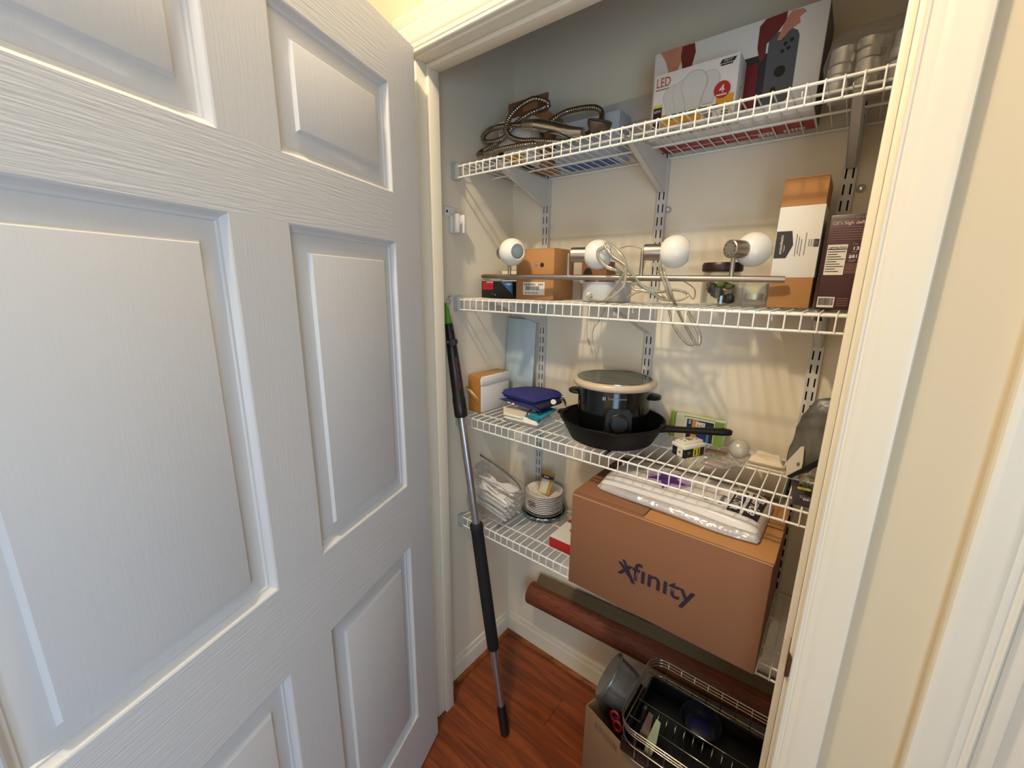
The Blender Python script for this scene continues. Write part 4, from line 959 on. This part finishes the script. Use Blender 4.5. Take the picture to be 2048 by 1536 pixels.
def cutlery(kind, loc, d, up_, label, group):
    d = Vector(d).normalized(); up_ = Vector(up_); yv = up_.cross(d).normalized(); zv = d.cross(yv)
    m_ = Matrix((d, yv, zv)).transposed().to_4x4(); m_.translation = Vector(loc)
    nm = {'fork': 'plastic_fork', 'knife': 'plastic_knife', 'spoon': 'plastic_spoon'}[kind]
    if kind not in protos: o = ob(nm, {'fork': fork_mesh, 'knife': knife_mesh, 'spoon': spoon_mesh}[kind](), CUT, None, 30); protos[kind] = o
    else: o = protos[kind].copy(); COL.objects.link(o)
    o.matrix_world = m_; tag(o, label, 'cutlery', group)
rnd = random.Random(11); k = 0
for layer in range(7):
    for c in range(4):
        kind = ('knife', 'fork')[(layer+c) % 2]
        z = D4+.012+layer*.0088; y0 = -.230+c*.0232+.003*(layer % 2)
        x0 = .166+.012*rnd.random()-.006*(layer % 3)
        # handle end low at the front right, head up towards the left wall
        cutlery(kind, (x0, y0, z), (-.90, .05, .13+.004*rnd.random()), (.1, .06*rnd.random()-.03, 1),
                f"white plastic {kind} in the aligned bundle inside the clear zip bag", f"bundled {('knives','forks')[kind == 'fork']} in the zip bag"); k += 1
for kind, loc, d, u_, lab in (('fork', (.032,-.200,.806), (.93,-.12,-.24), (.1,-.5,.8), 'white plastic fork lying crosswise on top of the cutlery bundle'),
    ('spoon', (.024,-.205,.822), (.86,.14,-.08), (0,-.4,.9), 'white plastic spoon with bowl uppermost above the cutlery bundle'),
    ('fork', (.166,-.166,.776), (-.84,-.04,.20), (.3,-.6,.8), 'white plastic fork with raised tines near the left closet wall'),
    ('knife', (.172,-.190,.788), (-.9,.02,.10), (.2,-.5,.8), 'white plastic knife lying slanted across the upper bundle'),
    ('fork', (.168,-.226,.772), (-.88,.02,.22), (.2,-.7,.7), 'white plastic fork beside the raised fork in the bag')):
    cutlery(kind, loc, d, u_, lab, None)
t = thing('zip_bag', 'large clear zip bag full of white plastic cutlery beside the paper plates', 'bag', (.096, -.197, D4+.001))
bm = bmesh.new(); bmesh.ops.create_uvsphere(bm, u_segments=64, v_segments=40, radius=1)
for v in bm.verts:
    c = v.co.copy(); q = Vector((math.copysign(abs(c.x)**.3, c.x)*.0955, math.copysign(abs(c.y)**.28, c.y)*.073, (math.copysign(abs(c.z)**.4, c.z)*.5+.5)*.152))
    s = q.z/.150; wv = 1-.62*max(0, s-.78)/.22
    q.y = q.y*wv + .02*s; q.z += .03*s*(-q.x/.09)
    q += noise.noise_vector(q*24+Vector((1,2,3)))*.0032; q.z = max(q.z, 0); q.x = max(q.x, -.094); v.co = q
ob('film', bm, CLEARBAG, t, 180)
ob('zip_strip', TB(spline([(-.088,.012,.196), (-.03,.016,.180), (.03,.020,.158), (.075,.026,.130), (.094,.024,.112)], .006), .0028, 8), M('grey_zip', (96,92,86), .4), t, 180)
bm = bmesh.new(); a = spline([(-.088,.012,.194), (-.03,.016,.178), (.03,.020,.156), (.075,.026,.128), (.094,.024,.110)], .012); lo = [Vector((p.x*.96, p.y-.006, p.z-.018+.004*math.sin(i*1.3))) for i, p in enumerate(a)]
va = [bm.verts.new(p) for p in a]; vb = [bm.verts.new(p) for p in lo]
for i in range(len(a)-1): bm.faces.new((va[i], va[i+1], vb[i+1], vb[i]))
ob('film_neck', bm, CLEARBAG, t, 180)

# round foil tin, paper plates, seed card
px, py = .226, -.084
FOIL = M('crinkled_foil', (150,166,170), .25, .9, amt=.25, scale=60, bump=.9, bscale=140)
t = thing('foil_tin', 'round crinkled foil tin under the stack of paper plates', 'tin', (px, py, D4))
bm = bmesh.new(); lathe(bm, [(0,0), (.070,0), (.078,.004), (.081,.016), (.079,.020), (.074,.018), (.070,.008), (0,.006)], 64)
for v in bm.verts:
    a = math.atan2(v.co.y, v.co.x); s = 1+.02*math.sin(a*23)*min(1, v.co.z/.01); v.co.x *= s; v.co.y *= s
ob('tin_body', bm, FOIL, t, 30)
PAPER = M('white_paper_plate', (240,230,220), .65, amt=.03, scale=30); PRINT = M('plate_edge_print', (110,100,92), .6)
def plate(name):
    bm = bmesh.new(); lathe(bm, [(0,.0), (.048,.0), (.056,.003), (.064,.0125), (.0665,.0135), (.0660,.0150), (.0630,.0142), (.0550,.0048), (.047,.0016), (0,.0014)], 48); return ob(name, bm, PAPER, None, 50)
p0 = plate('paper_plate'); n = 10
ordn = ['lowest', 'second', 'third', 'fourth', 'fifth', 'sixth', 'seventh', 'eighth', 'ninth', 'topmost']
g0 = ob('grey_plate', LT([(0,.0), (.050,.0), (.060,.004), (.070,.0150), (.0715,.0175), (.067,.0170), (.056,.006), (0,.002)], 48), M('grey_green_plate', (128,132,122), .5), None, 50)
g0.location = (px, py, D4+.0085); tag(g0, 'grey green plate between the foil tin and the white paper plates', 'plate')
for k in range(n):
    o = p0 if k == 0 else p0.copy()
    if k: COL.objects.link(o)
    o.location = (px+.0005*math.sin(k*2.3), py+.0005*math.cos(k*1.7), D4+.0168+k*.0068); o.rotation_euler = (0, 0, k*.5)
    tag(o, f'white paper plate on the foil tin, {ordn[k]} of ten counted upward' if k not in (0, 9) else f'white paper plate on the foil tin, {ordn[k]} of the stack', 'plate', 'stacked white paper plates')
t = thing('plate_wrap', 'clear wrap around the stack of white paper plates', 'wrap', (px, py, D4+.022))
ob('film', LT([(.0690,.010), (.0705,.016), (.0700,.055), (.0710,.074), (.0690,.080)], 40, cap=False), CLEAR('plate_wrap_film', gloss=.01, rough=.12, haze=.0, crumple=.8, cscale=50, edge=.08), t, 180)
ob('wrap_print', B(-.02, .012, -.0722, -.0712, .040, .050), M('wrap_print_grey', (120,110,100), .6), t, 0)
t = thing('yellow_card', 'yellow carded packet with blue band standing in the paper plates', 'card', (px+.004, py+.002, D4+.077))
m_ = Matrix.Rotation(math.radians(-32), 4, 'X') @ Matrix.Rotation(math.radians(-18), 4, 'Z')
def card(name, x0, x1, z0, z1, th, mat, y0=0):
    bm = bmesh.new(); box(bm, x0, x1, y0-th, y0, z0, z1, bev=.0003)
    bmesh.ops.transform(bm, matrix=Matrix.Translation((0, .0, .028)) @ m_, verts=bm.verts[:]); return ob(name, bm, mat, t, 0)
card('card_back', -.034, .030, -.028, .052, .0012, M('ochre_card', (186,144,58), .55)); card('blue_band', -.034, .030, .026, .038, .0018, M('deep_blue_print', (32,36,110), .5))
card('white_window', -.026, .014, -.026, .022, .0020, M('white_card', (222,214,198), .6)); card('band_print', -.022, .004, .030, .034, .0024, WINK)
# red and white carton beside the big carton
t = thing('red_carton', 'flat white and red carton partly hidden by the large brown carton', 'carton', (.352, -.236, D4))
ob('box_body', B(0, .128, 0, .125, 0, .034, bev=.001), M('red_carton', (176,30,34), .45), t); ob('white_top', B(.0, .128, .0, .105, .0335, .0352), WHITEP, t, 0)
f = Face((0,0,.0354), X_, Y_, t); f.poly('printed_dark_shape', [(.030,.070), (.085,.020), (.10,.02), (.10,.075)], M('printed_charcoal', (44,44,50), .4))

# ================================================================ below the shelves
# extension pole leaning on the left wall
P0, P1 = Vector((.282,-.361,0.004)), Vector((.021,-.352,1.470)); L = (P1-P0).length; dz = (P1-P0)/L
t = thing('extension_pole', 'long metal extension pole with black foam grips leaning against the left wall', 'pole', P0)
def at(s): return dz*s
ALUM = M('pole_aluminium', (176,176,180), .3, .9, amt=.04)
ob('tube', TB([at(.05), at(.72), at(1.20)], .0125, 20, rad=[.0125]*3), ALUM, t, 60)
ob('foot_cap', TB([at(0), at(.003), at(.06), at(.107), at(.110)], .016, 20, rad=[.0125,.0155,.0165,.0150,.0142]), BLACK, t, 40)
ob('foam_grip', TB([at(.318), at(.322), at(.55), at(.735), at(.742), at(.756), at(.760)], .02, 24, rad=[.0165,.0195,.0200,.0200,.0215,.0215,.0185]), FOAM, t, 40)
ob('locking_sleeve', TB([at(1.110), at(1.114), at(1.17), at(1.172), at(1.25), at(1.33), at(1.40)], .02, 24, rad=[.0185,.0205,.0205,.0190,.0180,.0160,.0120]), BLACK, t, 40)
ob('knob', LT([(.011,-.014), (.012,-.012), (.012,.012), (.010,.015), (0,.0155)], 18, axis(at(1.345)+Vector((.014,-.004,0)), (.55,-.8,0))), BLACK, t, 40)
ob('knob_screw', LT([(.0042,0), (.0042,.002), (0,.0025)], 14, axis(at(1.345)+Vector((.0005,-.0135,0)), (.3,-.95,0))), M('bright_zinc', (235,235,235), .12, 1), t)
for s in (1.20, 1.225, 1.25, 1.275): ob('grip_rib', TB([at(s)+Vector((.014,-.004,0)), at(s+.012)+Vector((.0165,-.004,0)), at(s+.022)+Vector((.014,-.004,0))], .006, 10), M('dark_red_rubber', (56,18,26), .6), t, 60)
ob('green_tip', TB([at(1.395), at(1.445), at(1.462)], .01, 16, rad=[.0115,.0065,.005]), M('green_plastic', (86,150,48), .4), t, 40)
ob('ring', TB([at(1.385)+Vector((.012+.006*math.cos(a), -.004, .006*math.sin(a))) for a in [q*.6 for q in range(11)]], .0012, 6), BLACK, t)
ob('clear_clip', TB(spline([at(1.445)+Vector((.002,0,0)), at(1.475)+Vector((.012,0,0)), at(1.484)+Vector((.026,0,.0)), at(1.474)+Vector((.024,0,0)), at(1.452)+Vector((.010,0,0))], .004), .0022, 8), CLEAR('clip_clear', gloss=.12, rough=.1, haze=.4, hcol=(190,188,180)), t, 60)

# open carton with household things
CA = Vector((.551, -.315, 0)); ru = Vector((.9613, -.2756, 0)); rv = Vector((.2756, .9613, 0))
t = thing('floor_carton', 'open brown cardboard carton on the floor under the dish rack', 'carton', CA, rz=math.atan2(-.2756, .9613))
CARDD = M('dull_cardboard', (124,97,70), .8, amt=.08, scale=9, bump=.06, bscale=90)
cwid, cdep, chh = .46, .215, .292
ob('front_panel', B(0, cwid, 0, .004, 0, chh, bev=.0006), CARDD, t); ob('back_panel', B(0, cwid, cdep-.004, cdep, 0, chh-.03, bev=.0006), CARDD, t)
ob('left_panel', B(0, .004, .004, cdep-.004, 0, chh, bev=.0006), CARDD, t); ob('right_panel', B(cwid-.004, cwid, .004, cdep-.004, 0, chh, bev=.0006), CARDD, t); ob('bottom_panel', B(.004, cwid-.004, .004, cdep-.004, .0, .004), CARDD, t)
f = Face((0,-.0002,0), X_, Z_, t); f.rects('printed_strip', [(.040,chh-.040,.120,chh-.022)], M('brown_ink_dull', (104,78,54), .7))
f.rects('small_print', [(.046+.009*i,chh-.037,.052+.009*i,chh-.025) for i in range(7)], CARDD, .0010)
# round plastic tub lying on its side in the carton
t = thing('plastic_tub', 'cloudy round plastic tub tipped on its side at the left end of the open carton', 'tub', (.607, -.222, .292))
TUBM = CLEAR('cloudy_plastic', (220,220,222), gloss=.10, rough=.2, haze=.62, hcol=(104,103,102))
mx = Matrix.Translation((-.032,0,.044)) @ Vector((.85,.15,-.42)).to_track_quat('Z','Y').to_matrix().to_4x4() @ Matrix.Scale(1.03, 4)
ob('tub_body', LT([(.066,.0), (.0655,.004), (.0615,.05), (.058,.068), (.050,.074), (0,.074)], 40, mx), TUBM, t, 40)
ob('tub_rim', LT([(.066,-.002), (.070,-.001), (.071,.002), (.070,.005), (.066,.006)], 40, mx, cap=False), TUBM, t); ob('tub_lid', LT([(0,-.003), (.064,-.003), (.0655,-.001), (.064,.0005), (0,.0005)], 40, mx), TUBM, t, 40)
t = thing('red_scissors', 'red plastic handled scissors poking out of the open carton beside the tub', 'scissors', (.640, -.300, .262))
RPL = M('red_plastic', (122,16,20), .35)
for q in (0, 1): ob('finger_loop', TB([(.012*math.cos(a)-.004+.012*q, -.006*q, .016*math.sin(a)+.040-.020*q) for a in [k*math.pi/8 for k in range(16)]], .0042, 8, closed=True), RPL, t, 60)
ob('blade', PR([(-.006,.02), (.004,.02), (.003,-.11), (0,-.12)], (0,0,.02), X_, Z_, 0, .0015), M('steel_blade', (170,170,172), .25, 1), t, 0)

# chrome dish rack on top
RZ = .400; rx0, rx1, ry0, ry1 = .672, 1.05, -.381, -.125
t = thing('dish_rack', 'chrome wire dish rack with rounded corners sitting in the open carton', 'dish rack', (rx0, ry0, .293))
o3 = Vector((rx0, ry0, .293)); cr_ = .045
def rrect(x0, x1, y0, y1, r_, z):
    P = []
    for cx_, cy_, a0 in ((x1-r_, y1-r_, 0), (x0+r_, y1-r_, 90), (x0+r_, y0+r_, 180), (x1-r_, y0+r_, 270)):
        for q in range(7): a = math.radians(a0+q*15); P.append(Vector((cx_+r_*math.cos(a), cy_+r_*math.sin(a), z))-o3)
    return P
RACKM = M('rack_chrome', (176,172,160), .16, 1, amt=.05)
for z, ins in ((RZ, 0), (RZ-.010, .001), (RZ-.019, .002), (.345, .004), (.297, .008)):
    ob('rail', TB(rrect(rx0+ins, rx1-ins, ry0+ins, ry1-ins, cr_, z), .0022 if z > .399 else .0016, 8, closed=True), RACKM, t, 180)
for i in range(9):
    x = rx0+.05+i*.037
    if x < rx1-.03: ob('rack_wire', TB([Vector((x, ry1-.001, RZ))-o3, Vector((x, ry1-.003, .36))-o3, Vector((x, ry1-.010, .297))-o3, Vector((x, ry0+.010, .297))-o3, Vector((x, ry0+.003, .36))-o3, Vector((x, ry0+.001, RZ))-o3], .0014, 6), RACKM, t, 180)
for y, z in ((-.165,.372), (-.252,.356), (-.310,.352)):
    ob('cross_rod', TB([Vector((rx0+.006, y, z))-o3, Vector((rx1-.006, y, z))-o3], .0016, 8), RACKM, t, 180)
for i in range(13):
    x = .745+i*.0225
    if x < 1.02: ob('plate_prong', TB(spline([Vector((x, -.262, .298))-o3, Vector((x+.001, -.264, .340))-o3, Vector((x+.002, -.270, .368))-o3, Vector((x+.003, -.281, .374))-o3, Vector((x+.003, -.290, .360))-o3, Vector((x+.003, -.296, .298))-o3], .006), .0015, 6), RACKM, t, 180)
ob('drain_tray', B(.012, .372, .012, .240, .0015, .010, bev=.003), BLACK, t)
for a, b, c, d in ((.010,.374,.236,.242), (.010,.016,.012,.242), (.010,.374,.010,.016)): ob('tray_wall', B(a, b, c, d, .006, .048, bev=.002), BLACK, t)
t = thing('clear_bowl', 'smoky clear plastic bowl with blue base inside the dish rack', 'bowl', (.835, -.190, .304))
mb = Matrix.Translation((0,0,.004)) @ Matrix.Rotation(math.radians(7), 4, 'X') @ Matrix.Scale(.82, 4)
ob('bowl', LT([(0,0), (.034,0), (.048,.012), (.060,.036), (.064,.046), (.061,.046), (.046,.014), (0,.004)], 40, mb, cap=False), CLEAR('smoky_plastic', (150,152,158), gloss=.05, rough=.2, haze=.25, hcol=(52,54,62), edge=.3), t)
ob('blue_base', LT([(0,.003), (.030,.003), (.036,.010), (.030,.014), (0,.014)], 32, mb), M('deep_blue_plastic', (12,14,58), .4), t)
for i, (x, y, lab, mt_, kind) in enumerate(((.730,-.330,'long pale steel blade standing in the dish rack corner', M('steel_blade', (170,170,172), .25, 1), 0), (.752,-.336,'pale green handled knife beside the steel blade in the dish rack', M('pale_green_plastic', (150,160,130), .4), 0), (.715,-.318,'black handled utensil at the dish rack rounded corner', BLACK, 1))):
    o = ob('utensil', PR([(-.009,-.05), (.009,-.05), (.012,.0), (.007,.055), (-.005,.058), (-.011,.0)], (0,0,0), X_, Vector((.1,.3,.95)).normalized(), 0, .003) if kind == 0 else TB([(0,0,-.05), (.002,.01,0), (.003,.02,.045), (.003,.021,.05)], .007, 12, rad=[.006,.008,.008,.004]), mt_, None, 30)
    o.location = (x, y, .352); tag(o, lab, 'utensil')
t = thing('grey_bin', 'blue grey plastic container edge beside the dish rack near the jamb', 'container', (.955, -.36, .0))
bm = bmesh.new(); box(bm, 0, .11, -.045, -.022, 0, .33, bev=.006); ob('container_wall', bm, M('blue_grey_plastic', (96,108,120), .45), t)

# rolled reddish mat across the back, and the flat board behind it
MATM = WOODGRAIN('mat_weave', (86,40,20), (128,66,36), .6, (3, 40, 40), .35, 7)
t = thing('rolled_mat', 'rolled red brown woven mat lying along the back wall under the shelf', 'mat', (.16, -.054, .306))
A_, E_ = Vector((0,0,0)), Vector((.90,.004,.052))
ob('roll', TB([A_, A_+Vector((.002,0,0)), E_*.5, E_], .043, 28, rad=[.040,.043,.0435,.044]), MATM, t, 50)
sp_ = []
for q in range(70): a = q*.27; r_ = .039*(1-q/78); sp_.append(A_+Vector((-.0012, r_*math.cos(a), r_*math.sin(a))))
ob('spiral_edge', TB(sp_, .0012, 5), M('mat_edge', (70,34,20), .7), t, 180)
bm = bmesh.new(); fl_ = [(.0,.0), (.012,.020), (.028,.036)]
va = [bm.verts.new(A_+Vector((.02, .006+dy, .038+dz_))) for dy, dz_ in fl_]; vb = [bm.verts.new(E_+Vector((0, .006+dy, .038+dz_))) for dy, dz_ in fl_]
for i in range(2): bm.faces.new((va[i], vb[i], vb[i+1], va[i+1]))
r_ = bmesh.ops.extrude_face_region(bm, geom=bm.faces[:]); bmesh.ops.translate(bm, vec=(0,-.003,.001), verts=[q for q in r_['geom'] if isinstance(q, bmesh.types.BMVert)])
ob('loose_edge', bm, M('mat_back', (92,76,50), .8), t, 0)
